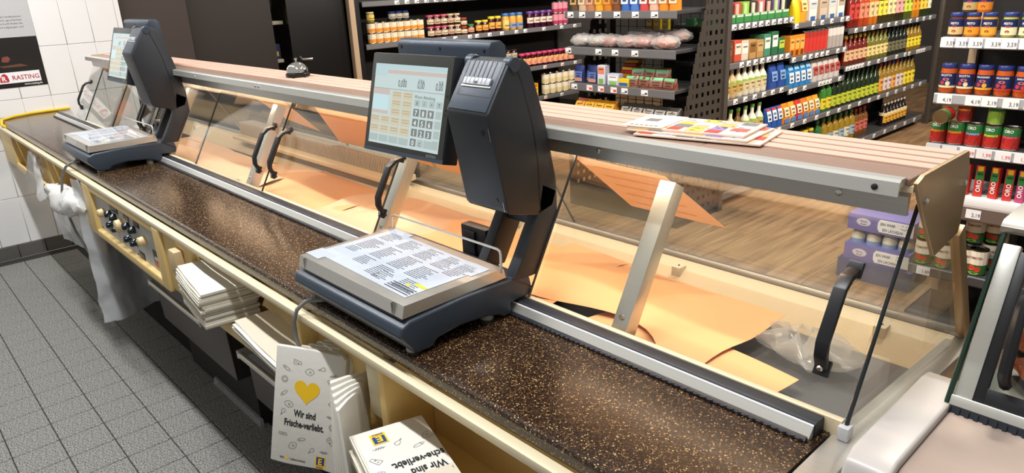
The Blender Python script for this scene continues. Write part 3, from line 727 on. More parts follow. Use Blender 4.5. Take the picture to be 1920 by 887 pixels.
    for i in range(3):
        for j in range(2): R(mb, .29+j*.155, .43+j*.155, .325+i*.105, .42+i*.105)
    for i in range(2):
        for j in range(4): R(mb, .005+j*.148, .14+j*.148, .645+i*.115, .745+i*.115)
    p.add('screen_buttons', mb, emat('screen_beige', '#DCD2B6', .78), sc_)
    mb = MB()
    for i in range(3):
        for j in range(2):
            for q in range(2): R(mb, .305+j*.155, .415+j*.155, .345+i*.105+q*.03, .352+i*.105+q*.03, .0019)
    for i in range(2):
        for j in range(4):
            for q in range(2): R(mb, .02+j*.148, .125+j*.148, .665+i*.115+q*.03, .672+i*.115+q*.03, .0019)
    p.add('button_print', mb, emat('screen_tan', '#C0AE8A', .65), sc_)
    mb = MB()
    for j in range(4): R(mb, .005+j*.148, .14+j*.148, .885, .97)
    for j in range(4): R(mb, .615+j*.098, .695+j*.098, .40, .48)
    for i in range(4): R(mb, .915, .99, .51+i*.115, .60+i*.115)
    R(mb, .80, .99, .87, .96); R(mb, .71, .79, .87, .96)
    p.add('screen_keys', mb, emat('screen_grey', '#BCCCC9', .75), sc_)
    mb = MB(); tx = MB()
    for i, row in enumerate(('789', '456', '123', '0')):
        for j, ch in enumerate(row):
            R(mb, .615+j*.098, .695+j*.098, .51+i*.12, .60+i*.12, .0018)
            tx.text(D, ch, X(.655+j*.098), Y(.59+i*.12), .016, 'c', .0023, .01)
    p.add('number_keys', mb, emat('screen_key_grey', '#8E9692', .65), sc_)
    p.add('key_digits', tx, emat('screen_bright', '#F0F6F4', .9), sc_)
    tx = MB().text(D, '0,000', X(.42), Y(.27), .022, 'c', .002, 0, .62).text(D, '0,00', X(.68), Y(.27), .022, 'c', .002, 0, .62).text(D, '0,00', X(.97), Y(.27), .022, 'r', .002, 0, .62)
    tx.text(D, 'kg', X(.44), Y(.19), .008, 'c', .002).text(D, 'EUR/kg', X(.68), Y(.19), .008, 'c', .002, 0, .8).text(D, 'EUR', X(.97), Y(.19), .008, 'r', .002)
    tx.text(D, 'Wurst Abteilung', X(.61), Y(.385), .010, 'l', .002).line(D, [(X(0), Y(.305)), (X(1), Y(.305))], .0006, .002)
    for j, ch in enumerate(('X', '/', '+', 'T')): tx.text(D, ch, X(.655+j*.098), Y(.465), .011, 'c', .0022)
    tx.text(D, 'C', X(.75), Y(.945), .011, 'c', .0022)
    p.add('screen_text', tx, emat('screen_dark', '#4E5654', .4), sc_)
    p.add('lettering', MB().text(D, 'BIZERBA', .117, -.103, .0085, 'r', .0014, .012), emat('badge_glow', '#C8C8C0', .25), db)  # brand print on the bezel, brightened by emission though it is no lamp
    p.add('bezel_button', MB().disc(D, .130, .03, .0022, h=.0014).disc(D, .130, .0, .0022, h=.0014).disc(D, .130, -.01, .0015, h=.0014), m_black, db)
    p.add('display_arm', MB().box(-.05, .085, .318, .352, .385, .425), m_anth_d, bevel=.004)
    # customer display at the back
    cd = p.add('customer_display', MB().prism([(.352, .430), (.346, .528), (.352, .539), (.378, .541), (.392, .530), (.400, .430)], -.238, .080), m_anth, bevel=.004)
    for x in (-.222, -.08, .064):
        p.add('display_screw', MB().lathe([(.004, 0), (.004, -.0015), (.0025, -.002)], 10, (x, .3475, .522), 'y'), m_black, cd)
    p.add('rear_bracket', MB().box(-.02, .085, .335, .36, .40, .47), m_anth_d)
    return p
make_scale().place('counter_scale', 'anthracite scale with lit touch display near the camera', 'scale', (.347, -.010, .9), group='counter scales', scale=(1.04, 1, 1))
make_scale(.33, .0).place('counter_scale', 'anthracite scale with dim display at the far end by the wall', 'scale', (-1.862, .0, .9), group='counter scales', scale=(1.08, 1.03, 1.06))
m_cable = mat('grey_cable', '#7D7D79', .5)
one('power_cable', 'grey cable looping over the worktop edge under the near scale', 'cable', MB().tube([(.21, .03, .906), (.185, .0, .908), (.168, -.014, .905), (.152, -.030, .885), (.142, -.037, .855), (.136, -.036, .815), (.138, -.030, .775), (.144, -.024, .73)], .0048, 8), m_cable, (.15, 0, .9), smooth=True)
one('power_cable', 'grey cable hanging from the far scale over the crumpled white bags', 'cable', MB().tube([(-1.94, .02, .906), (-1.96, -.008, .905), (-2.0, -.028, .885), (-2.06, -.042, .83), (-2.10, -.052, .75), (-2.10, -.052, .67), (-2.05, -.045, .58), (-1.98, -.03, .50), (-1.93, -.01, .45)], .0055, 8), m_cable, (-1.95, 0, .9), smooth=True)
one('yellow_hose', 'yellow hose lying along the worktop end at the tiled wall', 'hose', MB().tube([(-3.60, .02, .86), (-3.66, -.012, .885), (-3.72, .0, .905), (-3.80, .08, .909), (-3.855, .18, .909), (-3.865, .28, .909), (-3.865, .40, .909)], .0085, 8), mat('yellow_hose', '#E8BE1C', .4), (-3.8, .1, .9), smooth=True)

# ------------------------------------------------------------------ printed paper bags
def heart(cx, cy, s):
    pts = []
    for i in range(40):
        t = 2*math.pi*i/40
        pts.append((cx+s*16*math.sin(t)**3/16, cy+s*(13*math.cos(t)-5*math.cos(2*t)-2*math.cos(3*t)-math.cos(4*t))/16))
    return pts
def doodle(mb, P, a, b, kind, s, rot, h):
    c, sn = math.cos(rot), math.sin(rot)
    tr = lambda pts: [(a+(x*c-y*sn)*s, b+(x*sn+y*c)*s) for x, y in pts]
    w_ = .0007
    ell = lambda rx, ry, n=14, x0=0, y0=0: [(x0+rx*math.cos(2*math.pi*i/n), y0+ry*math.sin(2*math.pi*i/n)) for i in range(n)]
    if kind == 0: mb.line(P, tr(ell(1, .32)), w_, h, True); mb.line(P, tr([(-.5, .25), (-.3, -.25)]), w_, h)
    elif kind == 1: mb.line(P, tr([(-1, -.4), (.9, -.5), (1, .1), (-.8, .7), (-1, -.4)]), w_, h); mb.line(P, tr(ell(.14, .14, 8, .2, -.2)), w_, h, True); mb.line(P, tr(ell(.12, .12, 8, -.4, .1)), w_, h, True)
    elif kind == 2: mb.line(P, tr([(1*math.cos(t/14*6.28)*(1+.25*math.sin(t/14*12.56)), .8*math.sin(t/14*6.28)) for t in range(14)]), w_, h, True); mb.line(P, tr(ell(.25, .2, 9, .1, 0)), w_, h, True)
    elif kind == 3: mb.line(P, tr([(-1, 0), (-.4, .1), (0, .45), (.6, .5), (.9, .1), (.6, -.35), (.1, -.3), (-.4, -.06), (-1, 0)]), w_, h)
    elif kind == 4: mb.line(P, tr([(-1.1, 0), (1.1, 0)]), w_, h); [mb.line(P, tr([(x, 0), (x+.3, .35)]), w_, h) for x in (-.8, -.4, 0, .4)]; [mb.line(P, tr([(x, 0), (x+.3, -.35)]), w_, h) for x in (-.6, -.2, .2)]
    elif kind == 5: mb.line(P, tr(ell(.75, .75)), w_, h, True); mb.line(P, tr(ell(.45, .45)), w_, h, True)
    else: mb.line(P, tr([(-1, -.3), (1, -.3), (1, .3), (-1, .3), (-1, -.3)]), w_, h); mb.line(P, tr([(-.7, -.1), (.7, .12)]), w_, h)
def bag_print(p, parent, P, Wd, Hh, h, amin=None):
    k = Wd/.155
    def clip(mb):
        if amin is None: return mb
        mb.f = [f for f in mb.f if all((Vector(mb.v[i])-P.o).dot(P.r) > amin for i in f)]
        us = sorted({i for f in mb.f for i in f}); ix = {u: n for n, u in enumerate(us)}
        mb.v = [mb.v[u] for u in us]; mb.f = [tuple(ix[i] for i in f) for f in mb.f]; return mb
    p.add('heart_print', MB().poly(P, heart(-.004*k, .040*k, .030*k), h), m_yellow, parent)
    p.add('lettering', clip(MB().text(P, 'Wir sind', -.006*k, -.020*k, .0215*k, 'c', h, .03, .68).text(P, 'Frische-verliebt.', -.006*k, -.044*k, .0215*k, 'c', h, .03, .68)), m_ink, parent)
    mb = MB(); rnd = random.Random(3)
    spots = [(-.055, .085), (-.03, .102), (.0, .085), (.028, .095), (.056, .085), (-.058, .06), (.05, .066), (-.058, .028), (.058, .02), (-.045, .005), (-.058, -.015), (.055, -.008), (.06, -.03), (-.055, -.065), (-.01, -.07), (.058, -.062), (-.03, -.088), (.015, -.092), (.045, -.09)]
    for i, (a, b) in enumerate(spots): doodle(mb, P, a*k, b*k, i % 7, .0095*k, rnd.uniform(-1, 1), h)
    p.add('food_sketches', clip(mb), mat('sketch_ink', '#3C3C3C', .6), parent)
    lb = p.add('logo_field', MB().rect(P, .026*k, .050*k, -.128*k, -.100*k, h), m_yellow, parent)
    p.add('logo_field', MB().rect(P, .0285*k, .0475*k, -.1205*k, -.1020*k, h+.0003), m_blue, parent)
    p.add('lettering', MB().text(P, 'E', .038*k, -.1185*k, .0195*k, 'c', h+.0007, .03), m_yellow, parent)
    p.add('lettering', MB().text(P, 'EDEKA', .038*k, -.1268*k, .0055*k, 'c', h+.0007, .02), m_blue, parent)
    p.add('lettering', MB().text(P, 'Wir', -.060*k, -.122*k, .007*k, 'l', h, .015).text(P, 'Lebensmittel.', -.034*k, -.122*k, .007*k, 'l', h, .015), m_ink, parent) if amin is None else None
    if amin is None: p.add('heart_print', MB().poly(P, heart(-.042*k, -.119*k, .0045*k), h), m_yellow, parent)
a_, b_, g_ = .60, .22, -.10
n0 = Vector((math.sin(a_), -math.cos(a_), 0)); rv = Vector((math.cos(a_), math.sin(a_), 0)); uv = Vector((0, 0, 1))*math.cos(b_)-n0*math.sin(b_)
rv, uv = rv*math.cos(g_)+uv*math.sin(g_), uv*math.cos(g_)-rv*math.sin(g_)
BP = Pl((.198, -.062, .662), rv, uv)
def bag_outline(w, hh, j=0.0):
    return [(-w/2, -hh/2), (-w/4, -hh/2-.002+j), (w/4, -hh/2+.001), (w/2, -hh/2-.004), (w/2, hh/2-.008), (w/2-.01, hh/2), (0, hh/2+.002), (-w/2, hh/2)]
p = Proto(tuple(BP.p(0, -.13)))
bb = p.add('bag_sheet', MB().pslab(BP, bag_outline(.172, .275), -.014, 0), m_bagpaper, bevel=.003)
bag_print(p, bb, BP, .162, .275, .0008)
p.place('paper_bag', 'white paper bag with yellow heart and lettering hanging on the apron', 'paper bag', group='hanging paper bags')
for i in range(5):
    q = BP.p(.020+.013*i, .004*i-.004, -.020-.011*i)
    PB = Pl(q, rv, uv)
    one('paper_bag', 'blank white paper bag hanging directly behind the heart bag', 'paper bag', MB().pslab(PB, bag_outline(.150, .272, .003), -.005, .003), m_bagpaper2 if i % 2 else m_bagpaper, tuple(PB.p(0, -.13)), bevel=.002, group='hanging paper bags behind the heart bag')
for i in range(15):
    yw = 1.62+.045*i; nn = Vector((math.sin(yw), -math.cos(yw), 0)); r_ = Vector((math.cos(yw), math.sin(yw), 0)); tl = .10; u_ = Vector((0, 0, 1))*math.cos(tl)-nn*math.sin(tl)+r_*.16
    u_.normalize(); r2 = (r_-u_*r_.dot(u_)).normalized()
    PB = Pl((.335+.0072*i, -.030-.0035*i, .655+.003*(i % 3)), r2, u_)
    one('paper_bag', 'white paper bag hanging edge-on right of the heart bag', 'paper bag', MB().pslab(PB, bag_outline(.095, .25, .002), -.0036, .0036), m_bagpaper if i % 3 else m_bagpaper2, tuple(PB.p(0, -.12)), bevel=.003, group='edge-on paper bags on the apron')
# stacks of folded bags in the bins
def stack(n, x0, x1, y0, y1, z0, dz, label, group, sag=0.0, rot=0.0, mats=(m_bagpaper, m_bagpaper2), droop=0.0):
    rnd = random.Random(n*3+int(x0*100)); last = None
    for k in range(n):
        ox, oy = rnd.uniform(-.006, .006), rnd.uniform(-.006, .006)
        def fn(u, v, ox=ox, oy=oy, k=k):
            x = x0+(x1-x0)*u; y = y0+(y1-y0)*v
            c, s_ = math.cos(rot), math.sin(rot); mx, my = (x0+x1)/2, (y0+y1)/2
            X_, Y_ = mx+(x-mx)*c-(y-my)*s_, my+(x-mx)*s_+(y-my)*c
            z = z0+(k+1)*dz-sag*(k+1)/n*math.sin(u*1.57)-droop*max(0, .35-v)**2*(k+1)/n+.0012*math.sin(9*u+k)
            return (X_+ox, Y_+oy, z)
        last = fn
        one('paper_bag', label, 'paper bag', MB().sheet(fn, 10, 5, (0, 0, dz*.82)), mats[k % len(mats)], ((x0+x1)/2, (y0+y1)/2, z0+k*dz), smooth=False, group=group)
    return last
stack(15, -.565, -.32, -.075, .075, .689, .0078, 'folded white paper bag in the tall stack in the left bin', 'tall stack of folded bags', sag=.012, rot=-.10)
stack(8, -.235, .075, -.050, .070, .689, .0052, 'folded white paper bag in the low sagging stack beside the hanging bags', 'low stack of folded bags', sag=.010, rot=-.06)
top = stack(10, .482, .835, -.154, -.012, .685, .0060, 'folded white paper bag in the stack at the bottom right bin', 'stack of heart bags', rot=-.284)
PD = Pl((.672, -.064, .7458), Vector((-.28, -.96, 0)), Vector((.96, -.28, 0)))
p = Proto(tuple(PD.p(0, 0)))
bb = p.add('bag_sheet', MB().pslab(PD, [(-.050, -.178), (.088, -.178), (.09, .178), (-.050, .178)], -.0012, .0), m_bagpaper)
bag_print(p, bb, PD, .195, .35, .0008, -.048)
p.place('paper_bag', 'printed paper bag lying upside down on top of the bottom right stack', 'paper bag', group='printed bag on the stack')
# loose yellow print in the left bin
one('paper_bag', 'crumpled brownish bag with yellow print at the back of the middle bin', 'paper bag', MB().sheet(lambda u, v: (-.27+.35*u, .055+.040*v, .735+.045*v-.045*u+.006*math.sin(17*u+5*v)), 16, 6, (0, 0, .001)), mat('kraft_bag', '#CFB684', .6, var=.3, vscale=9), (-.1, .08, .7), smooth=True)

# film bags over the left bins
def crumple(fn, nu, nv, amp, sc, seed):
    def g(u, v):
        q = Vector(fn(u, v)); n_ = noise.noise_vector(q*sc+Vector((seed, seed*2, 0)))+noise.noise_vector(q*sc*3.6+Vector((0, seed, seed)))*.38; return q+n_*amp
    return g
one('film_bag', 'large clear film bag hanging from the apron left of the switch panel', 'plastic bag', MB().grid(crumple(lambda u, v: (
    -1.86-.10*v+.03*math.sin(6*u)-.06*u*v, -.045+(.05+.27*v**.7)*u, .855-.70*v-.02*u), 1, 1, .012, 9, 2), 24, 30), m_film, (-1.9, 0, .2), smooth=True)
def bunch(u, v):
    a = 2*math.pi*u; b = math.pi*(v-.5)
    return (-2.16+.34*math.cos(b)*math.cos(a), -.035+.055*math.cos(b)*math.sin(a), .705+.065*math.sin(b)-.06*math.cos(a)*math.cos(b)*-.4)
one('film_bag', 'bunch of crumpled white film bags draped over the second bin', 'plastic bag', MB().grid(crumple(bunch, 1, 1, .030, 9, 5), 48, 20), mat('white_film', '#E6E6E2', .3, trans=.12, bump=.4, bscale=40), (-2.2, 0, .6), smooth=True)
one('film_bag', 'long white film bag hanging down below the second bin', 'plastic bag', MB().grid(crumple(lambda u, v: (
    -2.78+.62*u+.06*v, .0+.05*u+.012*math.sin(10*u), .64-.26*v+.05*u), 1, 1, .012, 8, 8), 24, 20), m_film, (-2.4, 0, .35), smooth=True)
one('film_bag', 'twisted white film bag hanging from the leftmost bin', 'plastic bag', MB().grid(crumple(lambda u, v: (
    -2.62+(.16+.42*v)*(u-.75), -.045+.03*math.sin(6*u)*v, .858-.20*v-.04*math.sin(3*u)*v), 1, 1, .014, 9, 11), 20, 20), mat('white_film', '#E6E6E2', .3, trans=.12), (-2.7, 0, .6), smooth=True)
one('film_bag', 'clear film bags stuffed into the leftmost bin', 'plastic bag', MB().grid(crumple(lambda u, v: (
    -3.40+.62*u, .085-.07*v, .80-.10*v+.03*math.sin(5*u)), 1, 1, .03, 14, 13), 30, 14), m_film2, (-3.1, .05, .65), smooth=True)

# ------------------------------------------------------------------ poster on the tiled wall
WP = Pl((XW, 0, 0), (0, 1, 0), (0, 0, 1))
p = Proto((XW, .1, 1.07))
sh = p.add('sheet', MB().slab(WP, -.11, .316, 1.072, 1.67, 0.0, .0012), mat('grey_poster_paper', '#BDBDBD', .35))
bl = p.add('black_field', MB().rect(WP, -.11, .316, 1.072, 1.371, .0016), mat('poster_black', '#141110', .35), sh)
p.add('meat_picture', MB().poly(WP, [(-.02, 1.20), (.03, 1.18), (.062, 1.20), (.07, 1.27), (.05, 1.31), (.0, 1.30), (-.03, 1.25)], .0020), mat('poster_red', '#8E2B2B', .4, var=.5, vscale=40), sh)
p.add('meat_picture', MB().poly(WP, [(.10, 1.23), (.135, 1.225), (.15, 1.245), (.14, 1.262), (.11, 1.258)], .0020), mat('poster_brown', '#7A4034', .4, var=.5, vscale=40), sh)
p.add('board_picture', MB().poly(WP, [(.08, 1.205), (.20, 1.212), (.235, 1.195), (.10, 1.195)], .0018), mat('poster_wood', '#5B3A22', .5), sh)
lg = p.add('logo_field', MB().rect(WP, .058, .286, 1.100, 1.166, .0020), m_white, sh)
m_rast = mat('logo_red', '#B52A33', .4)
p.add('lettering', MB().text(WP, 'RASTING', .278, 1.118, .039, 'r', .0026, .012, .92), m_rast, lg)
p.add('logo_mark', MB().poly(WP, [(.066, 1.108), (.070, 1.135), (.084, 1.156), (.098, 1.160), (.110, 1.148), (.116, 1.120), (.112, 1.108)], .0024), m_rast, lg)
p.add('lettering', MB().text(WP, 'R', .091, 1.116, .040, 'c', .0029, .03), m_white, lg)
p.add('lettering', MB().text(WP, 'www.rasting.de', .288, 1.083, .0165, 'r', .0022, .01, .95), m_white, sh)
tx = MB()
for i, s_ in enumerate(('Herkunft', '', 'Tier, des Landesnamen', 'gemästet, geschlachtet', 'ihrer Herkunft finden Sie', 'im Land aufgezogen und', '', 'am Produkte.')):
    if s_: tx.text(WP, s_, .115 if i in (0, 7) else .262, 1.528-i*.0205, .0165, 'r', .0016)
p.add('lettering', tx, mat('poster_text', '#55585C', .5), sh)
p.add('emblem', MB().disc(WP, .098, 1.617, .062, .048, 24, .0018), m_rast, sh); p.add('emblem', MB().disc(WP, .098, 1.617, .055, .042, 24, .0021), m_white, sh); p.add('emblem', MB().disc(WP, .098, 1.62, .04, .030, 24, .0024), mat('emblem_blue', '#27408B', .4), sh)
p.place('wall_poster', 'grey and black butcher poster on the white tiled wall', 'poster')

# ------------------------------------------------------------------ brochures on the hood
rnd = random.Random(9)
m_br = [mat('brochure_'+c, c, .35) for c in ('#E3B7A0', '#C9CDE6', '#D9604F', '#E8B36A', '#9B86C0', '#F0E6DA', '#7F7B78', '#C8473E', '#E7C24D')]
def brochure(x, y, z, rot, w_, h_, th, cover, label):
    P = Pl((x, y, z), (math.cos(rot), math.sin(rot), 0), (-math.sin(rot), math.cos(rot), 0))
    p = Proto((x, y, z)); k = p.add('pages', MB().slab(P, -w_/2, w_/2, -h_/2, h_/2, 0, th), mat('page_paper', '#E4CDB8', .45), bevel=.0006, seg=1)
    groups = {}
    for i in range(6):
        for j in range(4):
            c = rnd.randrange(len(m_br)); a = -w_/2+.004+i*(w_-.008)/6; b = -h_/2+.003+j*(h_-.006)/4
            groups.setdefault(c, MB()).rect(P, a+.001, a+(w_-.008)/6-.001-rnd.random()*.01, b+.001, b+(h_-.006)/4-.002, th+.0004)
    for c, mb in groups.items(): p.add('printed_field', mb, m_br[c], k)
    mb = MB()
    for i in range(30):
        a = rnd.uniform(-w_/2+.01, w_/2-.02); b = rnd.uniform(-h_/2+.01, h_/2-.01); mb.rect(P, a, a+rnd.uniform(.004, .012), b, b+.0022, th+.0007)
    p.add('print', mb, m_ink, k)
    if cover:
        p.add('cover_page', MB().slab(P, -w_/2-.012, -w_/2+.07, -h_/2-.001, h_/2, th+.0004, th+.0014), mat('cream_cover', '#EFE4C4', .4), k)
        mb = MB().rect(P, -w_/2+.008, -w_/2+.035, -.005, .02, th+.0018)
        for q in range(6): mb.rect(P, -w_/2+.0+q*.010, -w_/2+.007+q*.010, -h_/2+.01, -h_/2+.016, th+.0018)
        p.add('print', mb, m_br[6], k)
    p.place('brochure', label, 'brochure', group='brochures on the hood')
brochure(.845, .492, 1.2740, .20, .235, .125, .0035, False, 'lowest dark-edged brochure in the pile on the hood')
brochure(.825, .497, 1.2780, .13, .235, .125, .0035, False, 'middle brochure with magenta corner in the pile on the hood')
brochure(.815, .503, 1.2820, .17, .225, .120, .004, True, 'top brochure with cream cover page on the hood')
# ------------------------------------------------------------------ shop shelving
def perf(mb, plane_x, yb, zf, z0, z1, pitch=.062, hole=.028, th=.004):
    """perforated sheet in the plane x = plane_x between y = yf(z) and yb"""
    rows = int((z1-z0)/pitch); bar = pitch-hole
    for k in range(rows+1):
        z = z0+k*pitch; yf = zf(z+bar/2)
        mb.box(plane_x-th/2, plane_x+th/2, yf, yb, z, z+bar)
        if k == rows: break
        yf = max(zf(z+bar), zf(z+pitch)); n = int((yb-yf-bar)/pitch)
        ys = [yb-j*pitch for j in range(n+1)]
        for y in ys: mb.box(plane_x-th/2, plane_x+th/2, y-bar, y, z+bar, z+pitch)
        mb.box(plane_x-th/2, plane_x+th/2, zf(z+pitch/2), ys[-1]-pitch+bar if n else yb-bar, z+bar, z+pitch)
    return mb
TAGM = MB().box(-.026, .026, -.0015, 0, -.018, .018).mesh('price_tag', m_tag)
TAGP = MB().box(-.020, .004, -.0024, -.0014, -.013, -.009).box(.004, .021, -.0024, -.0014, -.010, .002).mesh('price_print', m_tagink)
TAGR = MB().box(-.020, -.012, -.0024, -.0014, .003, .008).box(-.004, .023, -.0024, -.0014, -.012, .004).mesh('price_print', m_tagred)
def shelf(p, x0, x1, z, tags, depth=.40, rail=m_rail_g, board=m_shelf, rh=.036, red=(), y0=0.0, prints=None):
    k = p.add('shelf', MB().box(x0, x1, y0+.004, y0+depth, z-.022, z), board, bevel=.002, seg=1)
    p.add('price_rail', MB().prism([(y0, z-rh-.006), (y0-.004, z-rh), (y0-.004, z-.004), (y0, z), (y0+.006, z), (y0+.006, z-rh-.006)], x0, x1), rail, k)
    for i, t in enumerate(tags):
        p.inst('price_tag', TAGM, (t, y0-.0045, z-rh/2-.002), parent=k)
        if prints and prints[i]: p.add('price_text', MB().text(Pl((t, y0-.0066, z-rh/2-.002), (1, 0, 0), (0, 0, 1)), prints[i], .024, -.010, .021, 'r', .0004, .0, .85), m_tagred if i in red else m_tagink, k)
        else: p.inst('price_print', TAGR if i in red else TAGP, (t, y0-.0045, z-rh/2-.002), parent=k)
    return k
def spread(a, b, n, j=0.0, seed=1):
    r_ = random.Random(seed); return [a+(b-a)*(i+.5)/n+r_.uniform(-j, j) for i in range(n)]
class Unit:
    def __init__(s, loc, rotz): s.loc = Vector(loc); s.rot = rotz
    def w(s, x, y, z): return s.loc+Vector((x*math.cos(s.rot)-y*math.sin(s.rot), x*math.sin(s.rot)+y*math.cos(s.rot), z))
    def put(s, proto, name, label, cat, x, y, z, group, dr=0.0, rot=None, scale=None):
        return proto.place(name, label, cat, s.w(x, y, z), s.rot+dr, group, rot=rot, scale=scale)

def cm(c, rough=.4): return mat('c_'+c.strip('#'), c, rough)
def gm(c): return mat('g_'+c.strip('#'), c, .12, spec=.6)
def cylmap(R, z0=0.0): return lambda a, b: (R*math.sin(a/R), -R*math.cos(a/R), z0+b)
def arc(R, z0, z1, half=1.15, n=8):
    f = cylmap(R); return MB().add([f((u/n-.5)*2*half*R, z) for z in (z0, z1) for u in range(n+1)], [(i, i+1, i+n+2, i+n+1) for i in range(n)])
def shade(c, k):
    c = c.lstrip('#'); return '#%02X%02X%02X' % tuple(int(max(0, min(255, int(c[i:i+2], 16)*k))) for i in (0, 2, 4))
def P_jar(r, h, body, lid, label=None, z0=.25, z1=.75, txt=None, tcol='#F4F4F4', ts=.010, patch=None, band=None, n=14, neck=.86):
    p = Proto(); b = p.add('glass_body', MB().lathe([(r*.9, 0), (r, h*.06), (r, h*.70), (r*neck, h*.82), (r*neck, h*.86)], n), gm(body), smooth=True)
    p.add('lid', MB().lathe([(r*.93, h*.84), (r*.95, h*.86), (r*.95, h*.97), (r*.88, h)], n), cm(lid, .3), smooth=True)
    if label:
        R = r*1.02
        k = p.add('label', arc(R*1.01, h*z0, h*z1, 1.35), cm(label))
        if band: p.add('label_band', arc(R*1.02, h*band[1], h*band[2], 1.35), cm(band[0]), k)
        if not patch and not txt: p.add('label_print', arc(R*1.03, h*(z0+.10), h*(z0+.20), .8, 4), cm(shade(label, .6)), k)
        if patch:
            for c, a, b_, ra, rb in patch:
                f = cylmap(R*1.03); p.add('label_print', MB().add([f(a+ra*math.cos(t*.5236), b_*h+rb*math.sin(t*.5236)) for t in range(12)], [tuple(range(12))]), cm(c), k)
        if txt: p.add('lettering', MB().text(None, txt[0], 0, txt[1]*h, ts, 'c', 0, .02, .9, map=cylmap(R*1.035)), cm(tcol), k)
    return p
def P_bottle(r, h, body, cap, label=None, z0=.2, z1=.5, neck=.30, sh=.60, n=12, capz=.93, label2=None):
    p = Proto(); p.add('bottle_body', MB().lathe([(r*.9, 0), (r, h*.03), (r, h*sh), (r*.75, h*(sh+.10)), (r*neck, h*(sh+.20)), (r*neck, h*capz)], n), gm(body), smooth=True)
    p.add('cap', MB().lathe([(r*neck*1.25, h*(capz-.04)), (r*neck*1.25, h*.99), (r*neck*1.1, h)], n), cm(cap, .3), smooth=True)
    if label:
        k = p.add('label', arc(r*1.03, h*z0, h*z1), cm(label)); zz = (z1-z0)*h
        p.add('label_print', arc(r*1.05, h*z0+zz*.62, h*z0+zz*.80, .7, 5), cm(shade(label, .55)), k)
        p.add('label_print', arc(r*1.05, h*z0+zz*.16, h*z0+zz*.40, .45, 4), cm(shade(label, .72)), k)
    if label2: p.add('label_band', MB().lathe([(r*1.03, h*label2[1]), (r*1.03, h*label2[2])], n), cm(label2[0]))
    return p
def P_can(r, h, c1, c2=None, split=.5, lidc=(.7, .66, .6), txt=None, ring=None, n=16, tcol='#F4F4F4', ts=.012, patch=None):
    p = Proto(); ml = mat('tin_%d' % int(lidc[2]*100), lidc, .25, 1.0)
    p.add('tin', MB().lathe([(r*.94, 0), (r, h*.02), (r, h*.05), (r*.985, h*.06), (r*.985, h*.94), (r, h*.95), (r, h*.99), (r*.92, h*.99), (r*.90, h*.965)], n), ml, smooth=True)
    R = r*.995
    k = p.add('label', MB().lathe([(R, h*.06), (R, h*(split if c2 else .94))], n), cm(c1))
    if c2: p.add('label', MB().lathe([(R, h*split), (R, h*.94)], n), cm(c2))
    f = cylmap(R*1.02)
    if ring:
        p.add('label_print', MB().add([f(.4*r*1.9*math.cos(t*.3927), h*.38+h*.26*math.sin(t*.3927)) for t in range(16)], [tuple(range(16))]), cm(ring[0]), k)
        p.add('label_band', MB().add([f((u-.5)*1.75*r, h*(ring[2]+.09*v)) for v in (0, 1) for u in (0, .25, .5, .75, 1)], [(i, i+1, i+6, i+5) for i in range(4)]), cm(ring[1]), k)
    if patch:
        f2 = cylmap(R*1.03)
        for c, a, b_, ra, rb in patch: p.add('label_print', MB().add([f2(a+ra*math.cos(t*.5236), b_*h+rb*math.sin(t*.5236)) for t in range(12)], [tuple(range(12))]), cm(c), k)
    if txt: p.add('lettering', MB().text(None, txt[0], txt[2] if len(txt) > 2 else 0, txt[1]*h, ts, 'c', 0, .02, .9, map=cylmap(R*1.045)), cm(tcol), k)
    return p
def P_box(w, d, h, c, face=None, c2=None, txt=None, tcol='#F4F4F4', ts=.02):
    p = Proto(); p.add('carton', MB().box(-w/2, w/2, 0, d, 0, h), cm(c), bevel=.002, seg=1); P = Pl((0, -.0005, 0), (1, 0, 0), (0, 0, 1))
    if face:
        p.add('front_print', MB().rect(P, -w*.42, w*.42, h*face[1], h*face[2], .0006), cm(face[0])); f0, f1 = face[1], face[2]
        if not txt: p.add('brand_print', MB().rect(P, -w*.3, w*.3, h*(f0+(f1-f0)*.6), h*(f0+(f1-f0)*.78), .0011), cm(shade(face[0], .55)))
    if c2: p.add('front_print', MB().rect(P, -w*.3, w*.3, h*c2[1], h*c2[2], .0012), cm(c2[0]))
    if txt: p.add('lettering', MB().text(P, txt, 0, h*.7, ts, 'c', .0018, .02), cm(tcol))
    return p
def P_pouch(w, d, h, c, face=None, top=None, lean=0.0, lump=0.0, seed=1):
    p = Proto()
    def fn(u, v):
        a = 2*math.pi*u; t = (1-v**3)*.5*d+.004
        q = Vector((w/2*math.copysign(abs(math.cos(a))**.55, math.cos(a))*(1-.06*math.sin(3.1*v)), t*math.copysign(abs(math.sin(a))**.8, math.sin(a))+d/2+lean*v*v*h, h*v))
        if lump: q += noise.noise_vector(q*40+Vector((seed, 0, 0)))*lump
        return q
    p.add('pouch_body', MB().grid(fn, 20, 8), cm(c, .3), smooth=True)
    def band(z0_, z1_, col, nm, ww=.78, dd=.0025):
        def g(u, v):
            z = z0_+(z1_-z0_)*v; t = (1-z**3)*.5*d+.004; return ((u-.5)*w*ww, -t+d/2-dd+lean*z*z*h, h*z)
        p.add(nm, MB().grid(g, 4, 3), cm(col, .35), smooth=True)
    if face:
        band(face[1], face[2], face[0], 'front_print')
        f0, f1 = face[1], face[2]; band(f0+(f1-f0)*.55, f0+(f1-f0)*.75, shade(face[0], .55), 'brand_print', .5, .0035); band(f0+(f1-f0)*.15, f0+(f1-f0)*.35, shade(c, .7), 'picture_print', .4, .0035)
    if top: band(top[1], top[2], top[0], 'top_print')
    return p
def row(U, proto, name, label, cat, xs, y, z, group, j=.02, seed=3, dy=None, rows=1):
    r_ = random.Random(seed)
    for k in range(rows):
        for x in xs: U.put(proto, name, label, cat, x, y+(dy or .08)*k, z, group, r_.uniform(-j*4, j*4))

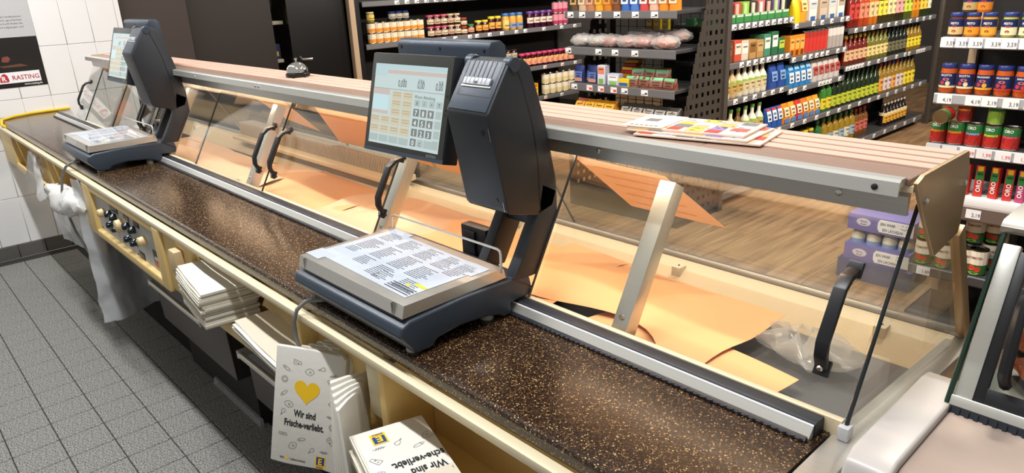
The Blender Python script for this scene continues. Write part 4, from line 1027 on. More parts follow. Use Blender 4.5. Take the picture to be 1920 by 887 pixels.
# ---- right shelf with sauce jars and tomato cans
R_ = Unit((.585, 2.5, 0), 0)
p = Proto(); 
p.add('side_post', MB().box(.0, .03, .34, .38, 0, 1.75), mat('beige_shelf_post', '#B9A183', .45), bevel=.002)
p.add('side_post', MB().box(1.15, 1.18, .34, .38, 0, 1.75), m_shelf)
p.add('back_panel', MB().box(.03, 1.15, .372, .38, .05, 1.72), m_shelf_d)
p.add('side_bracket', MB().box(.012, .022, .01, .34, 1.036, 1.045).box(.012, .022, .01, .34, .82, .845).box(.012, .022, .01, .34, .58, .615), m_rail_w)
shelf(p, 0, 1.15, 1.283, [.022, .066, .112, .172, .222, .28], .36, m_rail_w, prints=['3,59', '3,59', '3,59', '3,59', '3,59', '3,59'])
shelf(p, 0, 1.15, 1.070, [.040, .138, .192, .262, .33], .36, m_rail_w, prints=['4,19', '4,19', '3,19', '3,19', '3,19'])
shelf(p, 0, 1.15, .872, [.025, .085, .148, .205, .268, .33], .36, m_rail_w, prints=['1,89', '1,89', '1,89', '1,99', '1,99', '1,99'], red=(0, 1, 2, 3, 4, 5))
shelf(p, 0, 1.15, .640, [.205, .36], .36, mat('brownish_rail', '#6B5C55', .35), rh=.055, prints=['2,19', '2,19'])
p.add('display_tray', MB().box(.03, .6, .0, .30, .640, .672), m_white, bevel=.002)
shelf(p, 0, 1.15, .352, [.06, .20, .34], .36, m_shelf, prints=['1,49', '0,89', '0,89'], red=())
p.add('base', MB().box(0, 1.15, .03, .38, 0, .12), m_shelf_d)
p.place('shelf_unit', 'shelf unit with sauce jars and tomato cans at the right edge', 'shelf', R_.loc, 0)
nv = '#1D2A5C'
def pesto(c1, lab): return P_jar(.0255, .087, c1, '#2B3A78', lab, .10, .72, ('PESTO', .52), ts=.011, band=(nv, .42, .74), patch=[('#C23A3A', 0, .44, .009, .0035), ('#A8552C', 0, .24, .008, .005)])
for i, (b, l, x) in enumerate((('#6A3A22', '#D9BF86', .030), ('#E08A1E', '#EE9A2C', .085), ('#E9A12A', '#F0AB38', .140), ('#B7B04A', '#EFE6BE', .205), ('#8FA048', '#E4DDB0', .262))):
    R_.put(pesto(b, l), 'pesto_jar', ('brown-labelled pesto jar at the left end of the top row', 'second pesto jar from the left with orange label', 'third pesto jar from the left with amber label', 'pesto jar with cream label and green contents', 'rightmost pesto jar with pale green label at the edge')[i], 'jar', x, .035, 1.283, 'pesto jars')
for i, (b, l, x) in enumerate((('#5A4630', '#B7A36A', .065), ('#D9771E', '#DE8426', .112))):
    R_.put(pesto(b, l), 'pesto_jar', ('olive-labelled pesto jar standing on the row below', 'orange pesto jar standing on the row below')[i], 'jar', x, .048, 1.371, 'upper pesto jars')
for i, (t_, c, x) in enumerate((('RICOTTA', '#E9D9AE', .030), ('RICOTTA', '#E9D9AE', .092), ('BOLOGNESE', '#E8A83A', .155), ('BOLOGNESE', '#C23A30', .218), ('BASILICO', '#C23A30', .280))):
    R_.put(P_jar(.0285, .112, '#C2561C', '#27336E', nv, .22, .68, (t_, .58), ts=.0105 if len(t_) < 8 else .0088, band=(c, .19, .26), patch=[('#D9706A', 0, .48, .012, .005), ('#B8383A', -.012, .36, .008, .008), (c, .008, .34, .008, .009)], neck=.92),
           'sauce_jar', ('ricotta sauce jar at the left end with price 4,19', 'second ricotta sauce jar from the left', 'bolognese sauce jar with amber stripe', 'bolognese sauce jar with red stripe', 'rightmost sauce jar cut by the photo edge')[i], 'jar', x, .036, 1.070, 'sauce jars')
oro = [('#E38A22', .026), ('#E38A22', .088), ('#7AA0D0', .150), ('#A6C83A', .212), ('#D24A6A', .274)]
for i, (c, x) in enumerate(oro):
    R_.put(P_can(.0295, .088, '#B92A24', '#2E7A3C', .60, txt=('ORO', .76, -.004), ring=('#8E2420', c, .52), ts=.016), 'tomato_can', ('leftmost red and green tomato can with orange ring', 'second tomato can from the left with orange ring', 'tomato can with pale blue band', 'tomato can with lime green band', 'tomato can with pink band at the right edge')[i], 'can', x, .036, .872, 'red and green tomato cans')
R_.put(P_can(.028, .085, '#A2281F', '#B5482A', .6, ring=('#8E2420', '#E38A22', .52)), 'tomato_can', 'tomato can standing on the second can of the row', 'can', .105, .050, .961, 'upper tomato cans')
R_.put(P_can(.028, .085, '#8FB23A', '#2E7A3C', .6), 'tomato_can', 'lime green can standing on the fourth tomato can', 'can', .210, .050, .961, 'upper tomato cans')
R_.put(P_can(.028, .085, '#A2281F', '#2E7A3C', .6, lidc=(.75, .58, .32)), 'tomato_can', 'tomato can lying on its side showing its gold lid', 'can', .055, .012, .990, 'upper tomato cans', rot=(math.pi/2, 0, 0))
for i, x in enumerate((.06, .10, .145, .195, .245, .295, .335)):
    c = ('#C8322A' if i < 6 else '#B8406A'); lean = .05 if i % 2 else -.04
    pp = P_box(.030, .026, .125, c, ('#2E7A3C', .55, .82), ('#E8B52A', .83, .98))
    pp.add('lettering', MB().text(Pl((0, -.0012, .02), (0, 0, 1), (-1, 0, 0)), 'ORO', .0, -.008, .022, 'l', .001, .02), cm('#F4F4F4'))
    R_.put(pp, 'paste_tube', 'upright red and green tomato paste carton in the white tray', 'carton', x, .035, .672, 'tomato paste cartons', dr=lean*4)
tom = P_can(.036, .108, '#2F6B35', '#EFE6D2', .42, lidc=(.18, .17, .16), txt=('TOMATEN', .66), tcol='#7A2A22', ts=.012, patch=[('#D6402E', -.010, .30, .013, .012), ('#D6402E', .012, .26, .012, .011), ('#8CBF3A', 0, .10, .02, .006)])
for i, (x, y, z) in enumerate(((.038, .045, .352), (.115, .045, .352), (.115, .05, .462), (.038, .05, .462), (.192, .045, .352), (.192, .12, .462), (.25, .16, .352), (.25, .16, .462), (.235, .05, .352))):
    if i in (6, 7, 5): lab = 'tomato can in the shaded back row of the low shelf'
    else: lab = 'cream and green tomato can on the low shelf'
    R_.put(tom, 'tomato_can', lab, 'can', x, y, z, 'chopped tomato cans on the low shelf' if i not in (5, 6, 7) else 'back row of tomato cans')

# ---- carton display on the shop floor
p = Proto()
W_, D_, H_ = .40, .30, .44
p.add('crate', MB().box(-W_/2-.03, W_/2+.03, 0, D_, 0, .13), cm('#3C4470'), bevel=.004)
P = Pl((0, 0, 0), (1, 0, 0), (0, 0, 1))
p.add('tray', MB().box(-W_/2, W_/2, .01, D_, .13, .24), cm('#6F6AA8'), bevel=.003)
p.add('tray', MB().box(-W_/2, W_/2, .02, D_, .335, H_), cm('#7C74B0'), bevel=.003)
p.add('tray_back', MB().box(-W_/2, W_/2, D_-.02, D_, .24, .335), cm('#6F6AA8'))
for zz, yy in ((.185, .010), (.390, .020)):
    Q = Pl((0, yy, zz), (1, 0, 0), (0, 0, 1))
    k = p.add('slogan_panel', MB().pslab(Q, [(.0, -.040), (-.012, -.02), (-.012, .02), (.0, .040), (W_/2, .040), (W_/2, -.040)], .0, .004), m_white)
    tx = MB().text(Q, 'EIN WHIP.', .005, .006, .026, 'l', .005, .01, .78).text(Q, 'EIN LÄCHELN!', .02, -.030, .026, 'l', .005, .01, .74)
    tx.line(Q, [(.145+.020*math.cos(t), .016+.014*math.sin(t)) for t in (3.5, 3.9, 4.3, 4.7, 5.1, 5.5, 5.9)], .003, .005).disc(Q, .135, .028, .003, h=.005).disc(Q, .158, .026, .003, h=.005)
    p.add('lettering', tx, mat('slogan_ink', '#2A2A40', .5), k)
    k = p.add('brand_oval', MB().disc(Q, -.10, .004, .045, .026, 18, .001), cm('#D8D2DE'))
    p.add('lettering', MB().text(Q, 'Mount', -.10, .004, .017, 'c', .002, 0, .9).text(Q, 'Royal', -.10, -.014, .017, 'c', .002, 0, .9), mat('slogan_ink', '#2A2A40', .5), k)
for i in range(4):
    x = -W_/2+.055+i*.098
    p.add('whip_dome', MB().lathe([(.042, .245), (.045, .27), (.042, .295), (.030, .318), (.010, .328)], 14, (x, .085, 0)), cm('#E6DBC0'), smooth=True)
    p.add('whip_wrapper', MB().lathe([(.044, .24), (.046, .268)], 14, (x, .085, 0)), cm('#8FA6C8'), smooth=True)
p.place('sweets_display', 'purple carton display of whipped sweets on the shop floor seen through glass', 'carton display', (.265, 3.0, 0), .0, scale=.8)

# ---- oil, vinegar and dressing gondola (faces +X)
O = Unit((-1.03, 3.60, 0), math.pi/2)
p = Proto()
p.add('back_panel', MB().box(.0, 3.80, .46, .475, .05, 1.8), m_shelf_d)
for x in (0.0, .895, 1.835, 3.775): p.add('upright', MB().box(x, x+.03, .40, .46, 0, 1.8), m_shelf_d)
tg = lambda a, b, n: spread(a, b, n)
shelf(p, .03, .895, 1.235, tg(.05, .90, 10), .42)
shelf(p, .03, .895, .985, tg(.17, .88, 8), .42)
shelf(p, .03, .895, .745, tg(.10, .85, 6), .42)
shelf(p, .90, 1.835, 1.185, [.94, 1.20, 1.34, 1.50, 1.68, 1.78], .42)
shelf(p, .90, 1.835, .945, [.94, 1.10, 1.20, 1.30, 1.39, 1.48, 1.66, 1.78], .42)
shelf(p, .90, 1.835, .715, [.93, 1.0, 1.15, 1.40, 1.46, 1.52, 1.58, 1.75], .42)
shelf(p, 1.84, 3.775, 1.08, tg(1.88, 3.7, 11), .42)
shelf(p, 1.84, 3.775, .78, [1.87, 1.93, 1.99, 2.05, 2.11, 2.17, 2.3, 2.5, 2.65, 2.9, 3.1, 3.2, 3.4, 3.46, 3.52, 3.58], .42)
shelf(p, .03, 3.775, .45, tg(.1, 3.7, 18), .42)
shelf(p, .03, 3.775, .10, tg(2.0, 3.7, 7), .44, rh=.045)
p.add('base', MB().box(.03, 3.775, .06, .46, 0, .075), m_black)
p.place('gondola_shelf', 'long dark gondola shelf with oils, vinegars and dressings', 'shelf', O.loc, O.rot)
# top row left: green sachet trays
trayc = ['#2F3A2A', '#C24A4A', '#8FBF4A', '#3A3A2E', '#C9706A', '#3C3A44', '#8E6AB0', '#2F3A2A']
for i, x in enumerate(spread(.05, .86, 8)):
    pp = P_box(.092, .09, .055, '#3F8A4A', ('#DDE6D0', .70, .98))
    pp.add('sachet', MB().box(-.04, .04, .02, .08, .04, .13), cm(trayc[i])); pp.add('sachet', MB().box(-.035, .0, .012, .022, .05, .12), cm(['#E0E0DA', '#E7B4A0', '#B9DC8A', '#D8D0C0'][i % 4]))
    O.put(pp, 'sachet_tray', 'green open tray of salad seasoning sachets on the top left shelf', 'sachet box', x, .02, 1.235, 'seasoning sachet trays')
for i, (x, c, f, hh, lab) in enumerate(((.09, '#6E4A34', '#8A5A3C', .13, 'brown sachet carton at the left end beside the perforated panel'), (.20, '#C9543E', '#E8DCC8', .14, 'red and white sachet carton on the second shelf'), (.29, '#D9C8B4', '#EFEAE0', .13, 'pale carton with pictures on the second shelf'), (.39, '#B88E58', '#8A6234', .13, 'kraft display carton with white sachet'), (.49, '#B88E58', '#C9A46C', .12, 'kraft display carton without sachet'), (.585, '#4A8A6E', '#DDE4DA', .15, 'teal sachet tray with tilted white sachets'), (.69, '#2E6A48', '#E8EEE4', .16, 'dark green sachet carton with white tops'), (.79, '#2E6A48', '#B8CC4A', .11, 'dark green carton with lime pictures'))):
    O.put(P_box(.088, .12, hh, c, (f, .35, .85)), 'sachet_carton', lab, 'carton', x, .02, .985, 'sachet cartons on the second shelf')
dress = lambda c, l: P_bottle(.034, .215, c, '#5E8A3A', l, .16, .45, .36, .52, label2=('#9CC25A', .45, .52))
for z, xs, g in ((.745, spread(.06, .62, 7), 'dressing bottles on the third shelf'), (.45, spread(.05, .62, 6), 'dressing bottles on the fourth shelf')):
    for i, x in enumerate(xs):
        c = ['#E8E0C0', '#D9B98A', '#E6DCC0', '#EDE6D0', '#EDE6D0', '#F0EAD8', '#EFE8D2'][i] if z > .6 else ['#E6E2C0', '#E6E2C0', '#7A5A2C', '#E8E2CC', '#EAE6D4', '#EAE6D4'][i]
        l = '#C9A860' if z > .6 and i < 3 else ('#DCCCA0' if z > .6 else '#C9B060')
        lab = 'cream salad dressing bottle on the third gondola shelf' if z > .6 else ('brown vinaigrette bottle among the cream dressings' if i == 2 else 'white yoghurt dressing bottle on the fourth gondola shelf')
        if z > .6 and i == 1: lab = 'orange tinted dressing bottle second from the perforated panel'
        O.put(dress(c, l), 'dressing_bottle', lab, 'bottle', x, .045, z, g)
for i, x in enumerate(spread(.66, .90, 2)): O.put(P_pouch(.10, .06, .17, '#2F4F9C', ('#7EA6DC', .3, .7)), 'snack_pouch', 'dark blue pouch next to the third shelf dressings', 'pouch', x, .02, .745, 'dark blue pouches')
for i, x in enumerate(spread(.655, .895, 3)): O.put(P_pouch(.076, .06, .15, '#2457A6', ('#DDE6F0', .35, .85), ('#C23A3A', .86, .96)), 'snack_pouch', 'blue pouch with white drop and red top on the fourth shelf', 'pouch', x, .02, .45, 'blue pouches')
for i, x in enumerate(spread(.905, 1.50, 6)):
    c = ['#E38A1E', '#E9A52C', '#C8382C', '#D9722A', '#D9942A', '#E8A030'][i]
    O.put(P_pouch(.092, .07, .15, c, ('#F0E2C0', .35, .8), ('#4E82C4', .02, .25)), 'snack_pouch', 'orange and yellow crouton pouch in the middle of the fourth shelf', 'pouch', x, .02, .45, 'orange pouches')
O.put(P_pouch(.09, .07, .16, '#E3C41E', None), 'snack_pouch', 'lemon yellow pouch on the top middle shelf', 'pouch', .96, .0, 1.185, 'top shelf pouches')
O.put(P_pouch(.11, .07, .19, '#E89A2A', ('#F3D48A', .4, .8)), 'snack_pouch', 'orange pouch beside the lemon yellow one', 'pouch', 1.09, .02, 1.185, 'top shelf pouches')
for i, x in enumerate((1.23, 1.40, 1.55, 1.70)): O.put(P_box(.12, .12, .17, ['#E4E2DA', '#CDB8A0', '#DAD6CC', '#E8E4DC'][i], ('#B9A690' if i % 2 else '#C9CCD0', .5, .8), ('#3E62A0', .02, .18)), 'carton', 'pale carton with blue foot on the top middle shelf', 'carton', x, .02, 1.185, 'pale cartons')
for i, x in enumerate(spread(.91, 1.14, 3)): O.put(P_box(.07, .08, .15, '#E58A24', ('#F2B25A', .35, .85), ('#7A3A1A', .05, .3)), 'spice_carton', 'orange carton on the second middle shelf', 'carton', x, .02, .945, 'orange cartons')
for i, x in enumerate(spread(1.15, 1.52, 6)): O.put(P_can(.028, .165, '#C8382E', '#B03028', .7), 'spice_tin', 'slim red tin on the second middle shelf', 'tin', x, .04, .945, 'slim red tins')
for i, x in enumerate(spread(1.53, 1.80, 4)): O.put(P_can(.030, .17, '#A8A09A', '#D8D2CC', .6), 'spice_tin', 'slim grey tin right of the red tins', 'tin', x, .04, .945, 'slim grey tins')
for i, x in enumerate(spread(.93, 1.30, 4)): O.put(P_pouch(.088, .07, .17, '#2C7FC0', ('#E8EEF4', .2, .65), ('#8EC4E8', .75, .95)), 'bread_pouch', 'sky blue pouch with white figures on the third middle shelf', 'pouch', x, .02, .715, 'sky blue pouches')
for i, x in enumerate(spread(1.32, 1.80, 5)): O.put(P_pouch(.088, .07, .165, '#C9C0BC', ('#B8483E', .3, .7)), 'bread_pouch', 'pale pouch with red print on the third middle shelf', 'pouch', x, .02, .715, 'pale pouches')
# right bay bottles
for i, x in enumerate(spread(1.88, 3.70, 19)):
    c, l = (('#7A1E16', '#C8423A'), ('#B0401E', '#E48A6A'), ('#C26A1E', '#F0C890'), ('#3A3418', '#F0D84A'), ('#3A3418', '#EFD9A0'), ('#2E2A14', '#E8A8A0'), ('#4A5A1E', '#C8D84A'), ('#C27A1E', '#E89A2C'), ('#2A3218', '#E8C84A'), ('#24301C', '#DDE0C0'))[min(9, i//2)]
    O.put(P_bottle(.034, .30, c, '#22201C', l, .22, .62, .34, .64), 'vinegar_bottle', ('red-labelled vinegar bottle at the left of the upper right shelf', 'orange-labelled vinegar bottle on the upper right shelf', 'yellow-labelled vinegar bottle on the upper right shelf', 'green-labelled vinegar bottle at the right of the upper shelf')[min(3, i//5)], 'bottle', x, .05, 1.08, 'vinegar bottles on the upper right shelf')
for i, x in enumerate(spread(1.87, 3.55, 19)):
    if i < 5: c, cap, l, lab = '#6A1E14', '#D9B63A', '#E0B48A', 'dark red vinegar bottle with gold neck'
    elif i < 10: c, cap, l, lab = '#6E6A2A', '#8A6A2A', '#E4D08A', 'slim olive bottle with pale label'
    elif i < 15: c, cap, l, lab = '#141A10', '#1A1A14', '#6E6A50', 'almost black bottle on the second right shelf'
    else: c, cap, l, lab = '#8A6A1E', '#2E2A20', '#E8D23A', 'square-looking oil bottle with bright yellow label'
    O.put(P_bottle(.034, .24, c, cap, l, .15, .5, .36, .60), 'oil_bottle', lab+' on the long gondola', 'bottle', x, .05, .78, 'bottles on the second right shelf')
for i, x in enumerate(spread(1.52, 3.50, 21)):
    if i < 2: c, cap, l, lab = '#3E7A2E', '#2E6A2E', '#E4D23A', 'bright green bottle with yellow label'
    elif i < 12: c, cap, l, lab = '#1E2C14', '#20301A', '#BCC83A', 'dark green bottle with lime label'
    elif i < 18: c, cap, l, lab = '#8E6E22', '#3A4A8A' if i % 2 else '#A83A2E', '#D8C8C4' if i % 3 else '#E8A04A', 'golden oil bottle with pale label'
    else: c, cap, l, lab = '#7E641C', '#2A2A20', '#E8D23A', 'golden oil bottle with yellow label'
    O.put(P_bottle(.037, .27, c, cap, l, .08, .40 if i < 12 else .5, .36, .58), 'oil_bottle', lab+' on the third right shelf', 'bottle', x, .05, .45, 'bottles on the third right shelf')
for i, x in enumerate(spread(1.55, 2.30, 7)): O.put(P_bottle(.042, .27, '#94781E' if i else '#2E6A3A', '#4A8A4A', '#D8DCC8' if i % 2 else '#9CB4C8', .2, .5, .34, .66), 'oil_bottle', 'golden sunflower oil bottle on the lowest gondola shelf' if i else 'green plastic bottle at the left of the lowest oils', 'bottle', x, .08, .10, 'sunflower oil on the lowest shelf')
for i, x in enumerate(spread(2.34, 2.62, 3)): O.put(P_bottle(.040, .25, '#7A4A1E', '#C24A3A', '#C86A5A', .2, .55, .34, .66), 'oil_bottle', 'amber oil bottle with red label on the lowest shelf', 'bottle', x, .10, .10, 'amber oils')
for i, x in enumerate(spread(2.95, 3.50, 7)): O.put(P_bottle(.038, .22, '#1E1410', '#E4D8C8', '#E0A83A', .15, .45, .32, .55, label2=('#EAD9A8', .45, .58)), 'seasoning_bottle', 'dark seasoning bottle with yellow label on the lowest shelf', 'bottle', x, .08, .10, 'dark seasoning bottles')
for i, x in enumerate(spread(.55, 1.50, 10)): O.put(P_jar(.034, .13, '#4A5A2A', '#E0C02A', '#8A7A3A'), 'pickle_jar', 'small dark jar with yellow cap just above the hood slats', 'jar', x, .07, .10+.10, 'yellow-capped jars')
one('jar_tray', 'low dark tray under the yellow-capped jars', 'tray', MB().box(-1.24, -1.05, 4.12, 5.13, .10, .20), m_shelf_d, (-1.1, 4.6, .1))
# perforated end panels
zf = lambda z: 3.33-(1.40-z)*.30 if z > .37 else 3.02
p = Proto((-1.0, 3.5, 0))
k = p.add('perforated_sheet', perf(MB(), -1.0, 3.555, zf, .04, 1.62), m_perf, kind='stuff')
p.add('post', MB().box(-1.02, -.985, 3.555, 3.60, 0, 1.8), mat('shelf_post_grey', '#57504A', .45, .3), bevel=.002)
p.place('perforated_panel', 'dark perforated side panel between snack shelves and dressings', 'panel')
p = Proto((-1.0, 7.5, 0))
p.add('perforated_sheet', perf(MB(), -1.0, 7.86, lambda z: 7.46, .10, 1.62), m_perf, kind='stuff')
p.add('post', MB().box(-1.02, -.98, 7.42, 7.46, 0, 1.8), mat('shelf_post_grey', '#57504A', .45, .3), bevel=.002)
p.add('foot', MB().box(-1.02, -.98, 7.46, 7.86, .02, .10), m_perf)
p.place('perforated_panel', 'perforated metal panel at the far right end of the gondola', 'panel')

# ---- gondola end with snacks and sausages (faces the counter)
Gd = Unit((-1.93, 3.06, 0), 0)
p = Proto()
p.add('back_post', MB().box(.0, .03, .47, .50, 0, 1.7).box(.90, .93, .47, .50, 0, 1.7), m_shelf_d)
mb = MB()
for k in range(13): mb.box(.02+k*.073, .024+k*.073, .47, .474, .1, 1.6)
for k in range(18): mb.box(.0, .93, .468, .472, .12+k*.085, .124+k*.085)
p.add('wire_back', mb, m_shelf_d, kind='stuff')
shelf(p, 0, .90, 1.355, [.055, .16, .30, .455, .60, .745], .42, rh=.042)
shelf(p, 0.02, .90, 1.125, [.03, .30, .44, .60], .42, rh=.048)
shelf(p, 0.04, .90, .885, [.08, .22, .32, .43, .52, .68], .42, rh=.048, red=(1, 2, 3))
shelf(p, 0.0, .93, .685, [.2, .4, .6], .45, rh=.048)
p.add('base', MB().box(0, .93, .02, .47, 0, .12), m_shelf_d)
p.add('perforated_side', perf(MB(), 0.0, .47, lambda z: .30-(1.4-z)*.28 if z > .4 else .02, .1, 1.6), m_perf, kind='stuff')
p.place('end_shelf', 'gondola end shelf with snack packs and sausages facing the counter', 'shelf', Gd.loc, 0)
cols = [('#5A4A3A', '#C8A060'), ('#C8A88A', '#E8C8A0'), ('#B87A5A', '#D8A080'), ('#E0A02A', '#E8B040'), ('#C87A2A', '#D8903A'), ('#7A4A2A', '#8A5A3A'), ('#3E6AB8', '#D8E4F0'), ('#4A7AC8', '#E4ECF4'), ('#C84A4A', '#E8E0D8'), ('#D8B09A', '#E8D8C8'), ('#E08A2A', '#D8C8B0'), ('#E08A2A', '#E0CDB4')]
labs = ['dark brown', 'tan striped', 'reddish striped', 'amber', 'orange brown', 'chocolate brown', 'blue and white', 'pale blue', 'red and white', 'pinkish pale', 'orange-footed', 'rightmost orange-footed']
for i, x in enumerate(spread(.03, .90, 12)):
    Gd.put(P_pouch(.070, .05, .16, cols[i][0], (cols[i][1], .25, .85)), 'snack_pouch', labs[i]+' snack pouch on the top shelf of the gondola end', 'pouch', x, .015, 1.355, 'snack pouches on the top shelf')
def sausage(seed, c):
    p = Proto()
    def fn(u, v):
        a = 2*math.pi*u; s_ = math.sin(math.pi*min(.999, max(.001, v)))**.5
        q = Vector(((v-.5)*.16, .06*s_*math.cos(a)*.7+.06, .038+.034*s_*math.sin(a)))
        return q+noise.noise_vector(q*30+Vector((seed*7, 0, 0)))*.010
    p.add('sausages', MB().grid(fn, 20, 12), mat('meat_'+c.strip('#'), c, .25, var=.25, vscale=45), smooth=True)
    def fl(u, v):
        a = 2*math.pi*u; s_ = math.sin(math.pi*min(.999, max(.001, v)))**.4
        q = Vector(((v-.5)*.19, .075*s_*math.cos(a)+.06, .042+.042*s_*math.sin(a)))
        return q+noise.noise_vector(q*45+Vector((seed*3, 0, 0)))*.012
    p.add('film_wrap', MB().grid(fl, 24, 14), m_film2, smooth=True)
    return p
for i, (x, c, lab) in enumerate(((.12, '#B8B2A8', 'pale grey wrapped pack at the left of the sausage shelf'), (.25, '#C9BDB0', 'whitish wrapped pack on the sausage shelf'), (.37, '#B87A6A', 'pink sausages in film third from the left'), (.50, '#C08472', 'pink sausages in film in the middle'), (.64, '#B86A58', 'dark pink sausages in film'), (.78, '#C87E66', 'plump pink sausages in film by the perforated panel'))):
    Gd.put(sausage(i, c), 'sausage_pack', lab, 'sausages', x, .0, 1.125, 'wrapped sausage packs', dr=.12*(-1)**i)
for i, (x, y) in enumerate(((.76, .17), (.60, .19), (.45, .18))): Gd.put(sausage(20+i, '#B07A68'), 'sausage_pack', 'wrapped sausage pack lying in the back row', 'sausages', x, y, 1.15, 'back row sausage packs')
for i, x in enumerate((.10, .165, .225, .255)): Gd.put(P_pouch(.085, .035, .115, '#2A3468', ('#5A74B8', .3, .65), ('#C89078', .08, .28)), 'cheese_pack', 'rounded navy pack at the left of the third shelf', 'pack', x, .02+.05*(i % 2), .885, 'navy packs')
Gd.put(P_box(.065, .05, .125, '#D8DCE8', ('#E08A6A', .55, .9), ('#7AB04A', .05, .3)), 'snack_carton', 'tall white carton with orange and green print on the third shelf', 'carton', .305, .015, .885, 'third shelf cartons')
Gd.put(P_box(.095, .05, .075, '#C8D0E8', ('#F0F0F0', .4, .85), ('#8ABF5A', .05, .35)), 'snack_carton', 'low white and green carton on the third shelf', 'carton', .405, .015, .885, 'third shelf cartons')
Gd.put(P_box(.085, .05, .05, '#E3C62A', ('#3A6AC0', .1, .5)), 'snack_carton', 'low yellow and blue carton on the third shelf', 'carton', .505, .0, .885, 'third shelf cartons')
for i in range(7): Gd.put(P_box(.09, .10, .02, '#B8342A' if i % 2 else '#D9A82A', None), 'snack_pack', 'flat snack pack in the stack at the cartons', 'pack', .41+.004*i, .10+.012*i, .885+.0215*i, 'stack of flat packs', dr=.05*i)
for i in range(8): Gd.put(P_box(.025, .05, .10, '#D9B21E', None), 'snack_pack', 'narrow yellow pack in the row behind the cartons', 'pack', .50+.026*i, .21, .885, 'row of yellow packs')
for i in range(7):
    x, y, z = .56+.095*(i % 4), .02+.06*(i//4), .885+.040*(i//4)
    pp = P_pouch(.11, .035, .07, '#7A4A3A', ('#8A5A48', .2, .8), ('#6FBF8A', .75, .99), lump=.006, seed=i)
    Gd.put(pp, 'meat_tray', 'brown meat snack pack with green edge on the third shelf', 'pack', x, y, z, 'green-edged packs', dr=.15*(-1)**i)
for i, x in enumerate(spread(.05, .40, 4)): Gd.put(P_pouch(.10, .10, .085, '#D89028' if i else '#C87048', ('#E8B43A', .3, .8), lump=.008, seed=i), 'snack_bag', 'orange snack bag on the lowest visible shelf above the hood', 'pouch', x, .03, .685, 'orange bags on the lowest shelf')
for i, x in enumerate(spread(.45, .90, 5)): Gd.put(P_pouch(.10, .10, .085, '#4E4844', ('#A8A29A', .35, .75), lump=.008, seed=i+9), 'snack_bag', 'grey snack bag with pale label on the lowest visible shelf', 'pouch', x, .04, .685, 'grey bags on the lowest shelf')
# packs hanging on the wire back
for i, x in enumerate((.40, .46, .53)): Gd.put(P_box(.05, .03, .09, '#E3C81E' if i else '#A8782A', ('#F0E08A', .3, .7)), 'hanging_pack', 'yellow pack seen behind the wire grid', 'pack', x, .40, 1.21, 'packs behind the wire grid')
for i, x in enumerate((.72, .81, .88)): Gd.put(P_box(.06, .03, .05, '#3FA05A', None), 'hanging_pack', 'green pack seen behind the wire grid', 'pack', x, .40, 1.235, 'green packs behind the wire grid')

# ---- jam and tin shelves along the far left wall (face +X)
J = Unit((-4.6, 3.10, 0), math.pi/2)
p = Proto()
p.add('back_panel', MB().box(0, 3.1, .46, .48, 0, 2.0), m_shelf_d)
for x in (0, 1.5, 3.07): p.add('upright', MB().box(x, x+.03, .42, .46, 0, 2.0), m_shelf_d)
shelf(p, .02, 3.07, 1.445, spread(.35, 1.3, 8), .42, rh=.042)
shelf(p, .02, 3.07, 1.055, [.42, .95, 1.10, 1.30, 1.40, 1.58, 1.76, 1.98, 2.12, 2.42, 2.72, 2.95], .42, rh=.045, board=m_shelf_d)
shelf(p, .02, 3.07, .62, [1.5, 1.75, 1.90, 2.02, 2.14, 2.42, 2.72, 2.95], .42, rh=.045, board=m_shelf_d, red=(4, 5, 6))
shelf(p, .02, 3.07, .262, [2.15, 2.42, 2.70], .42, rh=.045, board=m_shelf_d, red=(1,))
p.add('base', MB().box(0, 3.1, .04, .46, 0, .1), m_black)
p.place('wall_shelf', 'dark wall shelves with jams, honey and tinned fruit', 'shelf', J.loc, J.rot)
tinm = P_can(.040, .095, '#E0A04A', '#E8DCC4', .45, patch=[('#E88A1E', 0, .28, .02, .018)], n=12)
for k in range(2):
    for i, x in enumerate(spread(.08, .74, 8)): J.put(tinm, 'fruit_tin', 'small mandarin tin in the two-high row at the left', 'tin', x, .05, 1.055+.097*k, 'mandarin tins')
J.put(P_jar(.04, .10, '#8A7A3A', '#C8B890', '#D8C060', n=10), 'fruit_jar', 'single jar standing on the mandarin tins', 'jar', .13, .06, 1.249, 'jars on the tins')
for i, x in enumerate(spread(.36, .60, 3)): J.put(P_jar(.04, .09, '#2A2420', '#27408A', '#B8B0A0', n=10), 'fruit_jar', 'dark jar with blue lid standing on the mandarin tins', 'jar', x, .10, 1.249, 'blue-lidded jars')
def jam(c, lid, lab, h=.11): return P_jar(.040, h, c, lid, lab, .2, .62, n=12)
for k in range(2):
    for i, x in enumerate(spread(.78, 1.22, 5)):
        J.put(jam('#3A1210', '#C8506A' if i < 3 else '#C8B088', '#C8A890' if i % 2 else '#D8C8A8'), 'jam_jar', 'dark red jam jar stacked two high', 'jar', x, .05, 1.055+.112*k, 'stacked jam jars')
for i, x in enumerate((1.265, 1.265)): J.put(jam('#5A2A1E', '#B84A3A', '#E0D0B0', .085), 'jam_jar', 'short jam jar with red lid stacked beside the taller ones', 'jar', x, .05, 1.055+.087*i, 'short jam jars')
J.put(jam('#4A1E14', '#2E8A4A', '#D8A080', .10), 'jam_jar', 'jam jar with green lid', 'jar', 1.36, .05, 1.055, 'single jam jars')
for i, x in enumerate(spread(1.42, 1.80, 4)): J.put(jam('#3A0E1E', '#E0C82A', '#E8A84A', .13 if i < 2 else .16), 'jam_jar', 'jam jar with yellow lid and orange label', 'jar', x, .05, 1.055, 'yellow-lidded jam jars')
